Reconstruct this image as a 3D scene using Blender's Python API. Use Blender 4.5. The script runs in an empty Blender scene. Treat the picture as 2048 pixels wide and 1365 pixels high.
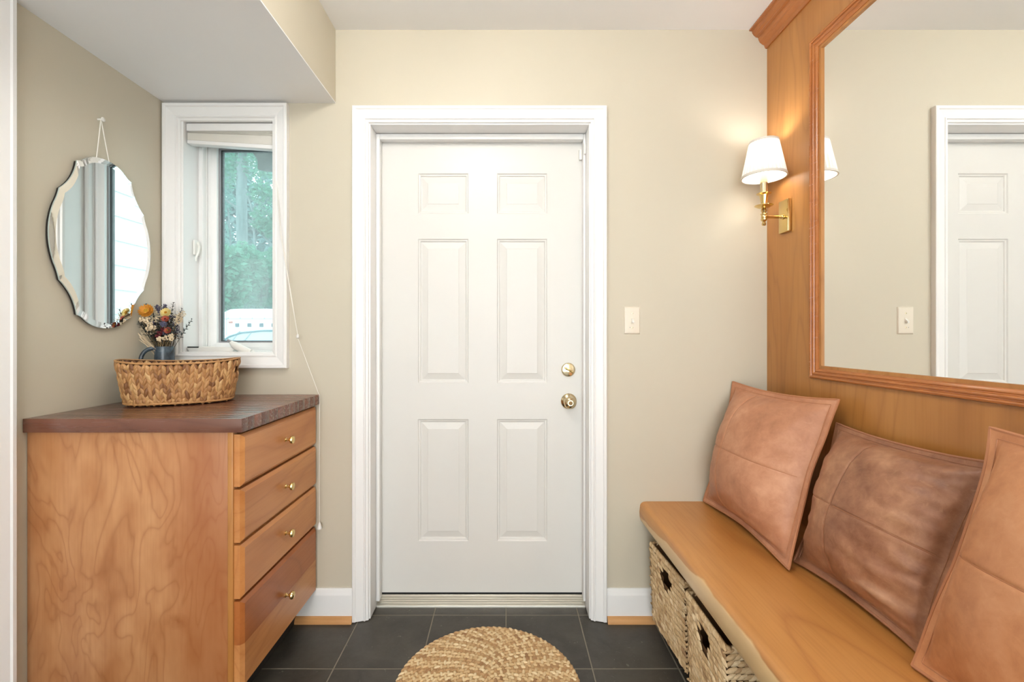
import bpy, bmesh, math, random
import numpy as np
from mathutils import Vector, noise as mnoise

# ------------------------------------------------------------------ camera, world, lights, exposure
scene = bpy.context.scene
COL = scene.collection
CAM_H = 1.187                       # lens height above the floor
WALL_Y = 1.88                       # door wall, metres in front of the lens
F_PX = 900.0
cam_d = bpy.data.cameras.new('camera')
cam_d.sensor_width = 36.0
cam_d.lens = F_PX / 2048 * 36.0
cam_d.shift_x = 12.0 / 2048
cam_d.shift_y = -10.5 / 2048
cam_d.clip_start = 0.02
cam = bpy.data.objects.new('camera', cam_d)
COL.objects.link(cam)
cam.location = (0, 0, CAM_H)
cam.rotation_euler = (math.radians(90), 0, 0)
scene.camera = cam

world = bpy.data.worlds.new('overcast')
scene.world = world
world.use_nodes = True
wbg = world.node_tree.nodes['Background']
wbg.inputs['Color'].default_value = (0.90, 0.97, 1.0, 1)
wbg.inputs['Strength'].default_value = 3.0

def area_light(name, loc, rot, sx, sy, watts, col, shape='RECTANGLE'):
    d = bpy.data.lights.new(name, 'AREA')
    d.shape = shape; d.size = sx; d.size_y = sy; d.energy = watts; d.color = col
    o = bpy.data.objects.new(name, d); COL.objects.link(o)
    o.location = loc; o.rotation_euler = rot
    return o
# soft fill light added behind the photographer, in the added rear window
area_light('rear_fill_light', (-0.1, -2.33, 1.2), (math.radians(90), 0, 0), 2.1, 2.15, 50, (0.955, 0.985, 1.0))
scene.cycles.adaptive_threshold = .02; scene.cycles.max_bounces = 7; scene.cycles.diffuse_bounces = 4; scene.cycles.glossy_bounces = 4; scene.cycles.transparent_max_bounces = 12

vs = scene.view_settings
vs.view_transform = 'Standard'; vs.look = 'None'; vs.gamma = 1.0
vs.exposure = 0.08
vs.use_curve_mapping = False

# ------------------------------------------------------------------ object helpers
def put(name, mesh, mat=None, parent=None, loc=(0, 0, 0)):
    o = bpy.data.objects.new(name, mesh)
    COL.objects.link(o)
    if mat is not None and not mesh.materials: mesh.materials.append(mat)
    if parent is not None: o.parent = parent
    o.location = loc
    return o
def tag(o, label=None, cat=None, group=None, kind=None):
    if label: o['label'] = label
    if cat: o['category'] = cat
    if group: o['group'] = group
    if kind: o['kind'] = kind
    return o
def thing(name, loc, label, cat, group=None):
    o = bpy.data.objects.new(name, None); COL.objects.link(o)
    o.empty_display_size = 0.05; o.location = loc
    return tag(o, label, cat, group)
def struct_root(name, loc, label):
    o = bpy.data.objects.new(name, None); COL.objects.link(o); o.location = loc
    o['label'] = label; o['kind'] = 'structure'
    return o

class MB:
    """collects vertices (world metres) and faces, then builds one mesh object"""
    def __init__(s): s.v = []; s.f = []
    def add(s, v, f):
        n = len(s.v); s.v += [tuple(p) for p in v]; s.f += [tuple(i + n for i in q) for q in f]; return s
    def box(s, x0, x1, y0, y1, z0, z1):
        return s.add([(x0,y0,z0),(x1,y0,z0),(x1,y1,z0),(x0,y1,z0),(x0,y0,z1),(x1,y0,z1),(x1,y1,z1),(x0,y1,z1)],
                     [(0,3,2,1),(4,5,6,7),(0,1,5,4),(1,2,6,5),(2,3,7,6),(3,0,4,7)])
    def prism(s, poly, a, b):
        """poly: list of 3D points (closed outline); extruded from +a to +b vectors"""
        n = len(poly); a = Vector(a); b = Vector(b)
        v = [tuple(Vector(p) + a) for p in poly] + [tuple(Vector(p) + b) for p in poly]
        f = [tuple(range(n))[::-1], tuple(range(n, 2*n))] + [(i, (i+1) % n, n + (i+1) % n, n + i) for i in range(n)]
        return s.add(v, f)
    def lathe(s, prof, c, axis='z', n=24, caps=True):
        """prof: (radius, height along axis)"""
        v = []; f = []
        for r, h in prof:
            for k in range(n):
                a = 2*math.pi*k/n; x, y = r*math.cos(a), r*math.sin(a)
                p = {'z': (x, y, h), 'x': (h, x, y), 'y': (y, h, x)}[axis]
                v.append((c[0]+p[0], c[1]+p[1], c[2]+p[2]))
        m = len(prof)
        for i in range(m-1):
            for k in range(n):
                f.append((i*n+k, i*n+(k+1) % n, (i+1)*n+(k+1) % n, (i+1)*n+k))
        if caps:
            if prof[0][0] > 1e-5: f.append(tuple(range(n))[::-1])
            if prof[-1][0] > 1e-5: f.append(tuple(range((m-1)*n, m*n)))
        return s.add(v, f)
    def tube(s, pts, r, n=8, cap=True):
        pts = [Vector(p) for p in pts]; m = len(pts)
        rs = r if isinstance(r, (list, tuple)) else [r]*m
        up = None; v = []; f = []
        for i, p in enumerate(pts):
            t = (pts[min(i+1, m-1)] - pts[max(i-1, 0)])
            t = t.normalized() if t.length > 1e-9 else Vector((0, 0, 1))
            if up is None:
                up = Vector((0, 0, 1)) if abs(t.z) < .9 else Vector((1, 0, 0))
            a = t.cross(up)
            if a.length < 1e-6: a = t.orthogonal()
            a.normalize(); b = a.cross(t).normalized(); up = b
            for k in range(n):
                an = 2*math.pi*k/n
                v.append(tuple(p + (a*math.cos(an) + b*math.sin(an))*rs[i]))
        for i in range(m-1):
            for k in range(n):
                f.append((i*n+k, i*n+(k+1) % n, (i+1)*n+(k+1) % n, (i+1)*n+k))
        if cap: f += [tuple(range(n)), tuple(range((m-1)*n, m*n))[::-1]]
        return s.add(v, f)
    def quad(s, a, b, c, d): return s.add([a, b, c, d], [(0, 1, 2, 3)])
    def build(s, name, mat, parent=None, bevel=0, seg=2, smooth=True, angle=35, base=None):
        """base: world location of the object's origin; with a parent it is the parent's origin"""
        if parent is not None:
            base = Vector(parent.location)
            q = parent.parent
            while q is not None: base = base + Vector(q.location); q = q.parent
            loc = (0, 0, 0)
        else:
            base = Vector(base) if base is not None else Vector((0, 0, 0)); loc = base
        me = bpy.data.meshes.new(name)
        bm = bmesh.new()
        vv = [bm.verts.new(Vector(p) - base) for p in s.v]
        for q in s.f:
            try: bm.faces.new([vv[i] for i in q])
            except ValueError: pass
        bmesh.ops.recalc_face_normals(bm, faces=bm.faces)
        if bevel:
            bmesh.ops.bevel(bm, geom=[e for e in bm.edges if len(e.link_faces) == 2 and e.calc_face_angle(0) > .5], offset=bevel, segments=seg, profile=.5, affect='EDGES', clamp_overlap=True)
        bm.to_mesh(me); bm.free()
        if smooth:
            me.polygons.foreach_set('use_smooth', [True]*len(me.polygons))
            me.set_sharp_from_angle(angle=math.radians(angle))
        return put(name, me, mat, parent, loc)

def box(name, x0, x1, y0, y1, z0, z1, mat, parent=None, bevel=0.0, base=None):
    return MB().box(x0, x1, y0, y1, z0, z1).build(name, mat, parent, bevel=bevel, base=base)

def frame_sides(names, rect, prof, M, mat, parent, closed=True):
    """mitred moulding round a rectangle; prof = (inset from the outer edge, height off the plane); each side is its own part"""
    u0, u1, v0, v1 = rect
    if closed: cor = lambda o: [(u0+o, v0+o), (u1-o, v0+o), (u1-o, v1-o), (u0+o, v1-o)]; segs = [(0, 1), (1, 2), (2, 3), (3, 0)]
    else: cor = lambda o: [(u0+o, v0), (u0+o, v1-o), (u1-o, v1-o), (u1-o, v0)]; segs = [(0, 1), (1, 2), (2, 3)]
    out = []
    for si, (a, b) in enumerate(segs):
        mb = MB(); v = []; n = len(prof)
        for e in (a, b):
            for o, h in prof:
                c = cor(o)[e]; v.append(M(c[0], c[1], h))
        f = [(i, i+1, n+i+1, n+i) for i in range(n-1)] + [(n-1, 0, n, 2*n-1), tuple(range(n)), tuple(range(n, 2*n))[::-1]]
        mb.add(v, f)
        out.append(mb.build(names[si % len(names)], mat, parent, angle=28))
    return out

# ------------------------------------------------------------------ material helpers
def srgb(r, g, b):
    f = lambda c: (c/255/12.92) if c/255 <= .04045 else ((c/255+.055)/1.055)**2.4
    return (f(r), f(g), f(b), 1)
class NT:
    def __init__(s, name):
        s.m = bpy.data.materials.new(name); s.m.use_nodes = True
        s.t = s.m.node_tree; s.n = s.t.nodes; s.b = s.n['Principled BSDF']; s.out = s.n['Material Output']
    def node(s, typ, ins=None, **kw):
        n = s.n.new(typ)
        for k, v in kw.items(): setattr(n, k, v)
        for k, v in (ins or {}).items(): s.set(n.inputs[k], v)
        return n
    def set(s, inp, v):
        if isinstance(v, bpy.types.NodeSocket): s.t.links.new(v, inp)
        elif hasattr(v, 'outputs'): s.t.links.new(v.outputs[0], inp)
        else: inp.default_value = v
    def math(s, op, a, b=0.0, c=0.0, clamp=False):
        n = s.node('ShaderNodeMath', operation=op, use_clamp=clamp)
        s.set(n.inputs[0], a); s.set(n.inputs[1], b); s.set(n.inputs[2], c); return n.outputs[0]
    def mix(s, f, a, b, blend='MIX'):
        n = s.node('ShaderNodeMix', data_type='RGBA', blend_type=blend)
        s.set(n.inputs[0], f); s.set(n.inputs[6], a); s.set(n.inputs[7], b); return n.outputs[2]
    def ramp(s, f, stops):
        n = s.node('ShaderNodeValToRGB'); s.set(n.inputs[0], f)
        e = n.color_ramp.elements
        while len(e) < len(stops): e.new(.5)
        for i, (p, c) in enumerate(stops): e[i].position = p; e[i].color = c
        return n.outputs[0]
    def coord(s, scale=(1, 1, 1), rot=(0, 0, 0), loc=(0, 0, 0), kind='Object'):
        tc = s.node('ShaderNodeTexCoord'); mp = s.node('ShaderNodeMapping')
        s.t.links.new(tc.outputs[kind], mp.inputs[0])
        mp.inputs['Location'].default_value = loc; mp.inputs['Rotation'].default_value = rot; mp.inputs['Scale'].default_value = scale
        return mp.outputs[0]
    def noise(s, vec, scale, detail=3, rough=.5, dist=0):
        n = s.node('ShaderNodeTexNoise', {'Scale': scale, 'Detail': detail, 'Roughness': rough, 'Distortion': dist})
        s.set(n.inputs['Vector'], vec); return n.outputs['Fac']
    def bump(s, h, strength=.2, dist=.01):
        n = s.node('ShaderNodeBump', {'Strength': strength, 'Distance': dist}); s.set(n.inputs['Height'], h)
        s.set(s.b.inputs['Normal'], n.outputs[0])
    def p(s, **kw):
        for k, v in kw.items(): s.set(s.b.inputs[k.replace('_', ' ')], v)
        return s
    def rand(s): return s.node('ShaderNodeObjectInfo').outputs['Random']

def paint(name, col, rough=.5, bump=0.0, vary=.03):
    n = NT(name); v = n.coord()
    f = n.noise(v, 2.5, 2)
    lo = tuple(c*(1-vary) for c in col[:3]) + (1,); hi = tuple(min(1, c*(1+vary)) for c in col[:3]) + (1,)
    n.p(Base_Color=n.mix(f, lo, hi), Roughness=rough)
    if bump: n.bump(n.noise(n.coord(), 220, 2), bump, .002)
    return n.m
def metal(name, col, rough=.15):
    n = NT(name); f = n.noise(n.coord(), 30, 3)
    n.p(Base_Color=col, Metallic=1.0, Roughness=n.math('MULTIPLY_ADD', f, .12, rough-.05)); return n.m
def wood(name, dark, mid, light,  axis='z', fig=5.0, rough=.35, figure=.55, fine=.5, knots=False, st=.22, det=2, redder=None, mid_red=srgb(160, 92, 48), vary=.0, seedloc=(0, 0, 0), coat=.15):
    """long grain along AXIS, contour-like figure, fine pores"""
    n = NT(name)
    sc = {'x': (st, 1, 1), 'y': (1, st, 1), 'z': (1, 1, st)}[axis]
    r = n.rand()
    off = n.node('ShaderNodeCombineXYZ', {0: n.math('MULTIPLY', r, 7.3), 1: n.math('MULTIPLY', r, 3.1), 2: n.math('MULTIPLY', r, 5.7)})
    v0 = n.coord(sc, loc=seedloc)
    add = n.node('ShaderNodeVectorMath', operation='ADD'); n.set(add.inputs[0], v0); n.set(add.inputs[1], off)
    v = add.outputs[0]
    big = n.noise(v, fig*.55, det, .45, .6)
    ring = n.math('FRACT', n.math('MULTIPLY', big, 13.0))
    line = n.math('POWER', n.math('ABSOLUTE', n.math('MULTIPLY_ADD', ring, 2.0, -1.0)), 4.0)
    sf = {'x': (.035, 1, 1), 'y': (1, .035, 1), 'z': (1, 1, .035)}[axis]
    add2 = n.node('ShaderNodeVectorMath', operation='ADD'); n.set(add2.inputs[0], n.coord(sf, loc=seedloc)); n.set(add2.inputs[1], off)
    grain = n.noise(add2.outputs[0], 110, 4, .6)
    tone = n.noise(v, fig*1.3, 3, .55)
    c = n.ramp(tone, [(.3, mid), (.7, light)])
    c = n.mix(n.math('MULTIPLY', line, figure), c, dark)
    c = n.mix(n.math('MULTIPLY', n.math('SUBTRACT', grain, .45, clamp=True), fine*2.0, clamp=True), c, dark)
    if knots:
        vo = n.node('ShaderNodeTexVoronoi', {'Scale': 4.2}); n.set(vo.inputs['Vector'], n.coord((1, 1, 1.5), loc=(.3, .1, .2)))
        kn = n.math('SUBTRACT', 1.0, n.math('MULTIPLY', vo.outputs['Distance'], 5.5), clamp=True)
        sp = n.noise(n.coord(), 60, 3)
        kn = n.math('MULTIPLY', kn, n.math('GREATER_THAN', n.node('ShaderNodeSeparateColor', {0: vo.outputs['Color']}).outputs[0], .45))
        c = n.mix(n.math('MULTIPLY', kn, n.math('MULTIPLY', sp, 1.3), clamp=True), c, dark)
    if redder is not None:
        xs_ = n.node('ShaderNodeSeparateXYZ'); n.set(xs_.inputs[0], n.coord())
        edge = n.math('ADD', xs_.outputs[0], n.math('MULTIPLY_ADD', n.noise(n.coord((1, 1, .2)), 6, 2), .10, -.05))
        k_ = n.math('MULTIPLY', n.math('SUBTRACT', edge, redder), 9.0, clamp=True)
        c = n.mix(n.math('MULTIPLY', k_, .55), c, mid_red)
    hs = n.node('ShaderNodeHueSaturation', {'Saturation': 1.02, 'Value': .90}); n.set(hs.inputs['Color'], c)
    if vary: n.set(hs.inputs['Value'], n.math('MULTIPLY_ADD', r, 2*vary, 1-vary))
    c = hs.outputs[0]
    n.p(Base_Color=c, Roughness=n.math('MULTIPLY_ADD', grain, .15, rough-.07), Coat_Weight=coat, Coat_Roughness=.2)
    n.bump(grain, .04, .002)
    return n.m

M_WALL = paint('beige_wall_paint', srgb(199, 191, 172), .55, .03)
M_CEIL = paint('white_ceiling_paint', srgb(240, 240, 240), .7, .03)
M_TRIM = paint('white_gloss_trim', srgb(236, 235, 233), .35)
M_DOOR = paint('white_door_paint', srgb(217, 215, 210), .4)
M_WHITE_PLASTIC = paint('white_plastic', srgb(232, 230, 224), .35)
M_IVORY = paint('ivory_plastic', srgb(222, 213, 196), .3)
M_BRASS = metal('polished_brass', srgb(220, 192, 132), .14)
M_NICKEL = metal('pale_brass', srgb(214, 196, 160), .13)
M_ALU = metal('worn_white_aluminium', srgb(226, 222, 210), .38)
M_BLACK = paint('black_rubber', srgb(24, 24, 25), .6)
M_DARK = paint('dark_toe_kick', srgb(30, 24, 20), .7)
M_GASKET = paint('grey_gasket', srgb(150, 148, 150), .5)
M_DRAIN = paint('dark_gasket', srgb(40, 45, 46), .5)
CH_D, CH_M, CH_L = srgb(146, 82, 40), srgb(183, 117, 64), srgb(205, 144, 88)
M_CHERRY = wood('cherry_panel', CH_D, srgb(178, 118, 74), srgb(206, 152, 106), 'z', 9.0, .38, .42, .35, knots=True, st=.42, det=3, redder=.10)
M_CHERRY_DRAWER = wood('cherry_drawer', CH_D, srgb(182, 120, 70), srgb(206, 148, 94), 'y', 4.5, .36, .3, .3, vary=.10)
M_CHERRY_WALL = wood('cherry_wall_panel', srgb(140, 84, 40), srgb(180, 120, 62), srgb(200, 142, 82), 'z', 5.0, .35, .30, .3)
M_CHERRY_TRIM = wood('cherry_moulding', srgb(128, 66, 26), srgb(176, 104, 52), srgb(196, 124, 68), 'y', 4.0, .25, .2, .3, coat=.4)
M_OAK = wood('oak_shoe', srgb(170, 110, 60), srgb(205, 148, 92), srgb(220, 168, 112), 'x', 6.0, .4, .2, .4)
M_WALNUT = wood('walnut_stave', srgb(58, 34, 26), srgb(104, 64, 50), srgb(128, 82, 64), 'x', 6.0, .26, .25, .3, vary=.32, coat=.4)

def mirror_mat(name, tint=(.93, .94, .93, 1)):
    n = NT(name); f = n.noise(n.coord(), 3, 2)
    n.p(Base_Color=n.mix(f, tint, tuple(c*.985 for c in tint[:3]) + (1,)), Metallic=1.0, Roughness=.0); return n.m
M_MIRROR = mirror_mat('mirror_silver')

def slate():
    n = NT('slate_tile'); v = n.coord(); r = n.rand()
    add = n.node('ShaderNodeVectorMath', operation='ADD'); n.set(add.inputs[0], v)
    n.set(add.inputs[1], n.node('ShaderNodeCombineXYZ', {0: n.math('MULTIPLY', r, 9.0), 1: n.math('MULTIPLY', r, 4.0), 2: r}))
    a = n.noise(add.outputs[0], 7, 5, .6, .4); b = n.noise(add.outputs[0], 60, 4, .65)
    c = n.ramp(a, [(.3, srgb(52, 48, 43)), (.7, srgb(76, 71, 63))])
    sc = n.noise(add.outputs[0], 38, 2, .4, 2.5)
    scr = n.math('GREATER_THAN', sc, .735)
    c = n.mix(n.math('MULTIPLY', scr, .35), c, srgb(150, 142, 130))
    n.p(Base_Color=c, Roughness=n.math('MULTIPLY_ADD', b, .25, .30))
    n.bump(n.math('ADD', a, n.math('MULTIPLY', b, .4)), .25, .004)
    return n.m
M_SLATE = slate()
M_GROUT = paint('grey_grout', srgb(136, 127, 113), .9)

# ------------------------------------------------------------------ room shell
XL, XR = -1.426, 1.116          # side walls
CEIL = 2.466; SOF_X, SOF_Z = -0.712, 2.163
REAR = -2.4
DOOR = (-0.572, 0.353, 2.075)   # opening left, right, head
WIN = (-1.345, -0.971, 1.103, 2.083)
WT = 0.17

wb = struct_root('wall_back', (0, WALL_Y, 0), 'beige painted wall holding the white door and the small window')
def wpart(x0, x1, z0, z1): box('wall_section', x0, x1, WALL_Y, WALL_Y+WT, z0, z1, M_WALL, wb)
wpart(XL-.1, WIN[0]-.012, 0, CEIL+.1); wpart(WIN[0]-.012, WIN[1]+.012, 0, WIN[2]-.012); wpart(WIN[0]-.012, WIN[1]+.012, WIN[3]+.012, CEIL+.1)
wpart(WIN[1]+.012, DOOR[0]-.02, 0, CEIL+.1); wpart(DOOR[0]-.02, DOOR[1]+.02, DOOR[2]+.02, CEIL+.1); wpart(DOOR[1]+.02, XR+.1, 0, CEIL+.1)

tag(box('wall_left', XL-.1, XL, REAR-.1, WALL_Y, 0, CEIL+.1, M_WALL), 'beige painted wall behind the scalloped mirror', kind='structure')
tag(box('wall_right', XR, XR+.1, REAR-.1, WALL_Y, 0, CEIL+.1, M_WALL), 'beige wall behind the cherry panel and bench', kind='structure')
tag(box('ceiling', SOF_X, XR+.1, REAR-.1, WALL_Y, CEIL, CEIL+.1, M_CEIL), 'flat white ceiling above the door', kind='structure')
tag(box('ceiling_soffit', XL, SOF_X, REAR-.1, WALL_Y, SOF_Z-.004, SOF_Z, M_CEIL), 'lowered white soffit underside above the window', kind='structure')
tag(box('wall_soffit', XL, SOF_X, REAR-.1, WALL_Y, SOF_Z, CEIL+.1, M_WALL), 'beige upright face of the soffit', kind='structure')

# rear wall; its wide window is added, unseen, for frontal fill light
wr = struct_root('wall_rear', (0, REAR, 0), 'beige wall behind the photographer')
for x0, x1, z0, z1 in ((XL-.1, -1.15, 0, CEIL+.1), (.95, XR+.1, 0, CEIL+.1), (-1.15, .95, 0, .1), (-1.15, .95, 2.3, CEIL+.1)):
    box('wall_section', x0, x1, REAR-.1, REAR, z0, z1, M_WALL, wr)
w2 = struct_root('added_rear_window', (-.1, REAR, .1), 'wide white window added unseen behind the photographer for fill light')
frame_sides(['window_frame'], (-1.15, .95, .1, 2.3), [(0, 0), (0, .03), (.05, .03), (.05, 0)], lambda u, v, h: (u, REAR+h-.03, v), M_TRIM, w2)
box('mullion', -.12, -.08, REAR-.03, REAR, .12, 2.28, M_TRIM, w2)

# floor: grout bed and single slate tiles
fl = struct_root('floor', (0, 0, 0), 'dark slate tile floor with pale grout lines')
box('grout_bed', XL-.1, XR+.1, REAR-.1, WALL_Y+WT, -.06, -.0010, M_GROUT, fl)
TS = 0.3075; G = .0019
tile_mb = MB().box(-TS/2+G, TS/2-G, -TS/2+G, TS/2-G, -.012, 0)
first = None
rows = [1.911 - TS*k for k in range(0, 15)]
for ri, yt in enumerate([1.911 + TS] + rows):
    for ci in range(-5, 4):
        xc = (ci+.5)*TS + .0; yc = yt - TS/2
        x0, x1 = max(xc-TS/2, XL), min(xc+TS/2, XR); y0, y1 = max(yc-TS/2, REAR), yc+TS/2
        if x1-x0 < .02 or y1-y0 < .02: continue
        if yt > 1.95:
            if not (x1 > DOOR[0]-.02 and x0 < DOOR[1]+.02): continue
            x0 = max(x0, DOOR[0]-.02); x1 = min(x1, DOOR[1]+.02); y1 = min(y1, WALL_Y+WT)
        whole = (x1-x0 > TS-.001 and y1-y0 > TS-.001)
        if whole and first is not None:
            o = bpy.data.objects.new('tile', first.data); COL.objects.link(o); o.parent = fl; o.location = (xc, yc, 0)
        elif whole:
            first = tile_mb.build('tile', M_SLATE, None, bevel=.0012, seg=1); first.parent = fl; first.location = (xc, yc, 0)
        else:
            cx, cy = (x0+x1)/2, (y0+y1)/2
            o = MB().box(x0-cx+G, x1-cx-G, y0-cy+G, y1-cy-G, -.012, 0).build('tile', M_SLATE, None, bevel=.0012, seg=1)
            o.parent = fl; o.location = (cx, cy, 0)

# baseboards with oak shoe moulding
def baseboard(name, x0, x1, label):
    r = struct_root(name, ((x0+x1)/2, WALL_Y, 0), label)
    prof = [(0, .0), (.0, .134), (-.006, .134), (-.009, .128), (-.009, .121), (-.013, .112), (-.014, .105), (-.014, 0)]
    MB().prism([(0, WALL_Y+a, b) for a, b in prof], (x0, 0, 0), (x1, 0, 0)).build('board', M_TRIM, r)
    sp = [(-.014, 0), (-.014, .024), (-.020, .0235), (-.027, .019), (-.032, .011), (-.033, 0)]
    MB().prism([(0, WALL_Y+a, b) for a, b in sp], (x0, 0, 0), (x1, 0, 0)).build('shoe_moulding', M_OAK, r)
baseboard('baseboard_left', -.87, DOOR[0]-.064, 'white baseboard with oak shoe between drawer cabinet and door')
baseboard('baseboard_right', DOOR[1]+.066, XR-.03, 'white baseboard with oak shoe between door and bench')

# ------------------------------------------------------------------ entry door
d1 = struct_root('door_1', (-.107, 2.0, 0), 'white six-panel entry door with brass lock and knob')
cas = [(0, 0), (0, .022), (.003, .024), (.012, .024), (.016, .020), (.030, .017), (.044, .013), (.047, .016), (.051, .016), (.054, .011), (.062, .009), (.064, .007), (.064, 0)]
frame_sides(['casing'], (DOOR[0]-.064, DOOR[1]+.064, .003, DOOR[2]+.064), cas, lambda u, v, h: (u, WALL_Y-h, v), M_TRIM, d1, closed=False)
for x0, x1 in ((DOOR[0]-.02, DOOR[0]+.006), (DOOR[1]-.006, DOOR[1]+.02)):
    box('jamb', x0, x1, WALL_Y-.001, WALL_Y+WT, .004, DOOR[2]+.02, M_TRIM, d1, .0015)
box('jamb', DOOR[0]+.006, DOOR[1]-.006, WALL_Y-.001, WALL_Y+WT, DOOR[2]-.006, DOOR[2]+.02, M_TRIM, d1, .0015)
SL = (-.560, .343, .046, 2.055)   # slab
for x0, x1, z0, z1 in ((DOOR[0]+.006, -.550, .03, 2.067), (.337, DOOR[1]-.006, .03, 2.067), (-.550, .337, 2.043, 2.067)):
    box('door_stop', x0, x1, 1.958, 1.998, z0, z1, M_TRIM, d1, .003)
# slab with six pressed panels
pan = []
for xa, xb in ((-.391, -.167), (-.040, .183)):
    for za, zb in ((1.730, 1.909), (.976, 1.618), (.273, .816)): pan.append((xa, xb, za, zb))
DY = 2.0
mb = MB()
xs = [SL[0], -.391, -.167, -.040, .183, SL[1]]; zs = [SL[2], .273, .816, .976, 1.618, 1.730, 1.909, SL[3]]
for i in range(5):
    for j in range(7):
        if i in (1, 3) and j in (1, 3, 5): continue
        mb.quad((xs[i], DY, zs[j]), (xs[i+1], DY, zs[j]), (xs[i+1], DY, zs[j+1]), (xs[i], DY, zs[j+1]))
mb.quad((SL[0], DY+.044, SL[2]), (SL[0], DY+.044, SL[3]), (SL[1], DY+.044, SL[3]), (SL[1], DY+.044, SL[2]))
for a, b in (((SL[0], SL[2]), (SL[1], SL[2])), ((SL[1], SL[2]), (SL[1], SL[3])), ((SL[1], SL[3]), (SL[0], SL[3])), ((SL[0], SL[3]), (SL[0], SL[2]))):
    mb.quad((a[0], DY, a[1]), (b[0], DY, b[1]), (b[0], DY+.044, b[1]), (a[0], DY+.044, a[1]))
slab = mb.build('slab', M_DOOR, d1, smooth=False)
pprof = [(0, 0), (.004, .0045), (.0095, .005), (.0125, .0092), (.0165, .0096), (.042, .0042), (.0445, .0028)]
for xa, xb, za, zb in pan:
    mb = MB(); v = []
    for o, h in pprof:
        v += [(xa+o, DY+h, za+o), (xb-o, DY+h, za+o), (xb-o, DY+h, zb-o), (xa+o, DY+h, zb-o)]
    f = []
    for k in range(len(pprof)-1):
        for q in range(4): f.append((4*k+q, 4*k+(q+1) % 4, 4*k+4+(q+1) % 4, 4*k+4+q))
    f.append(tuple(range(4*len(pprof)-4, 4*len(pprof))))
    mb.add(v, f).build('panel', M_DOOR, d1, smooth=False)
# worn sweep under the slab, ridged threshold
MB().box(SL[0]+.004, SL[1]-.004, DY+.002, DY+.03, .036, .046).build('door_sweep', M_BLACK, d1, bevel=.002)
th = [(1.962, 0), (1.962, .004)]
for k in range(5):
    y = 1.963+k*.007; z = .005+k*.0062
    th += [(y, z+.003), (y+.0045, z+.0055), (y+.0048, z+.003), (y+.007, z+.0045)]
th += [(2.0, .036), (2.05, .036), (2.05, 0)]
MB().prism([(0, a, b) for a, b in th], (DOOR[0]+.007, 0, 0), (DOOR[1]-.007, 0, 0)).build('threshold', M_ALU, d1, angle=15)
# deadbolt
db = MB().lathe([(.031, -.001), (.031, .004), (.0285, .0075), (.024, .009), (.0, .0095)], (.2765, DY, 1.036), 'y', 32)
db.v = [(x, 2*DY-y, z) for x, y, z in db.v]
dbo = db.build('deadbolt_plate', M_NICKEL, d1)
MB().lathe([(.009, 0), (.009, -.013), (.0, -.0135)], (.2765, DY-.008, 1.036), 'y', 16).build('thumb_turn_hub', M_NICKEL, dbo)
tp = []
for k in range(9):
    t = k/8*2-1; tp.append((.2765+t*.019, DY-.024, 1.036-t*.011))
MB().tube(tp, [.003, .0048, .0052, .0045, .004, .0045, .0052, .0048, .003], 10).build('thumb_turn', M_BRASS, dbo)
kc = (.2785, DY, .896)
kb = MB().lathe([(.035, 0), (.035, -.004), (.031, -.009), (.018, -.013), (.0125, -.018), (.0125, -.028)], kc, 'y', 32).build('knob_rosette', M_NICKEL, d1)
MB().lathe([(.0125, -.026), (.018, -.030), (.0255, -.037), (.0275, -.045), (.0265, -.053), (.022, -.059), (.0135, -.0625), (.0125, -.0605), (.0, -.0605)], kc, 'y', 32).build('door_knob', M_NICKEL, kb)
MB().lathe([(.0085, -.060), (.0085, -.0632), (.006, -.064), (0, -.0625)], kc, 'y', 20).build('dark_knob_centre', metal('darkened_brass', srgb(120, 96, 66), .35), kb)  # added dark centre, toned down in place of a bright reflection
# magnetic contact sensor at the top corner
se = tag(thing('contact_sensor', (.333, 1.99, 1.98), 'small white contact sensor at the top corner of the door', 'sensor'))
box('magnet_housing', .323, .3365, DY-.016, DY, 1.965, 2.010, M_WHITE_PLASTIC, se, .002)
box('reed_housing', .3365, .346, 1.944, 1.958, 1.975, 2.02, M_WHITE_PLASTIC, se, .002)

# ------------------------------------------------------------------ side door casing on the left wall (photo's left edge)
d2 = struct_root('door_2', (XL, .78, 0), 'white door casing at the near end of the mirror wall')
frame_sides(['casing'], (.36, 1.292, .003, SOF_Z-.006), cas, lambda u, v, h: (XL+h, u, v), M_TRIM, d2, closed=False)
box('slab', XL-.0, XL+.004, .424, 1.228, .01, SOF_Z-.07, M_DOOR, d2)

# ------------------------------------------------------------------ casement window
w1 = struct_root('window_1', (-1.158, WALL_Y, 1.1), 'small white casement window with crank and mitred casing')
wc = [(0, 0), (0, .024), (.003, .026), (.012, .026), (.016, .021), (.030, .018), (.046, .014), (.049, .017), (.054, .017), (.058, .011), (.066, .009), (.068, 0)]
frame_sides(['casing'], (WIN[0]-.075, WIN[1]+.066, WIN[2]-.05, WIN[3]+.066), [(a*1.0, b) for a, b in wc], lambda u, v, h: (u, WALL_Y-h, v), M_TRIM, w1)
JY = 1.962
for x0, x1, z0, z1 in ((WIN[0]-.012, WIN[0], WIN[2]-.012, WIN[3]+.012), (WIN[1], WIN[1]+.012, WIN[2]-.012, WIN[3]+.012), (WIN[0], WIN[1], WIN[2]-.012, WIN[2]), (WIN[0], WIN[1], WIN[3], WIN[3]+.012)):
    box('jamb', x0, x1, WALL_Y-.004, WALL_Y+WT+.01, z0, z1, M_TRIM, w1)
mid = lambda y: (lambda u, v, h: (u, y-h, v))
frame_sides(['window_frame'], WIN, [(0, -.09), (0, .0), (.006, .004), (.018, .004), (.021, .0), (.021, -.02), (.024, -.02), (.024, -.09)], mid(1.968), M_TRIM, w1)
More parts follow.
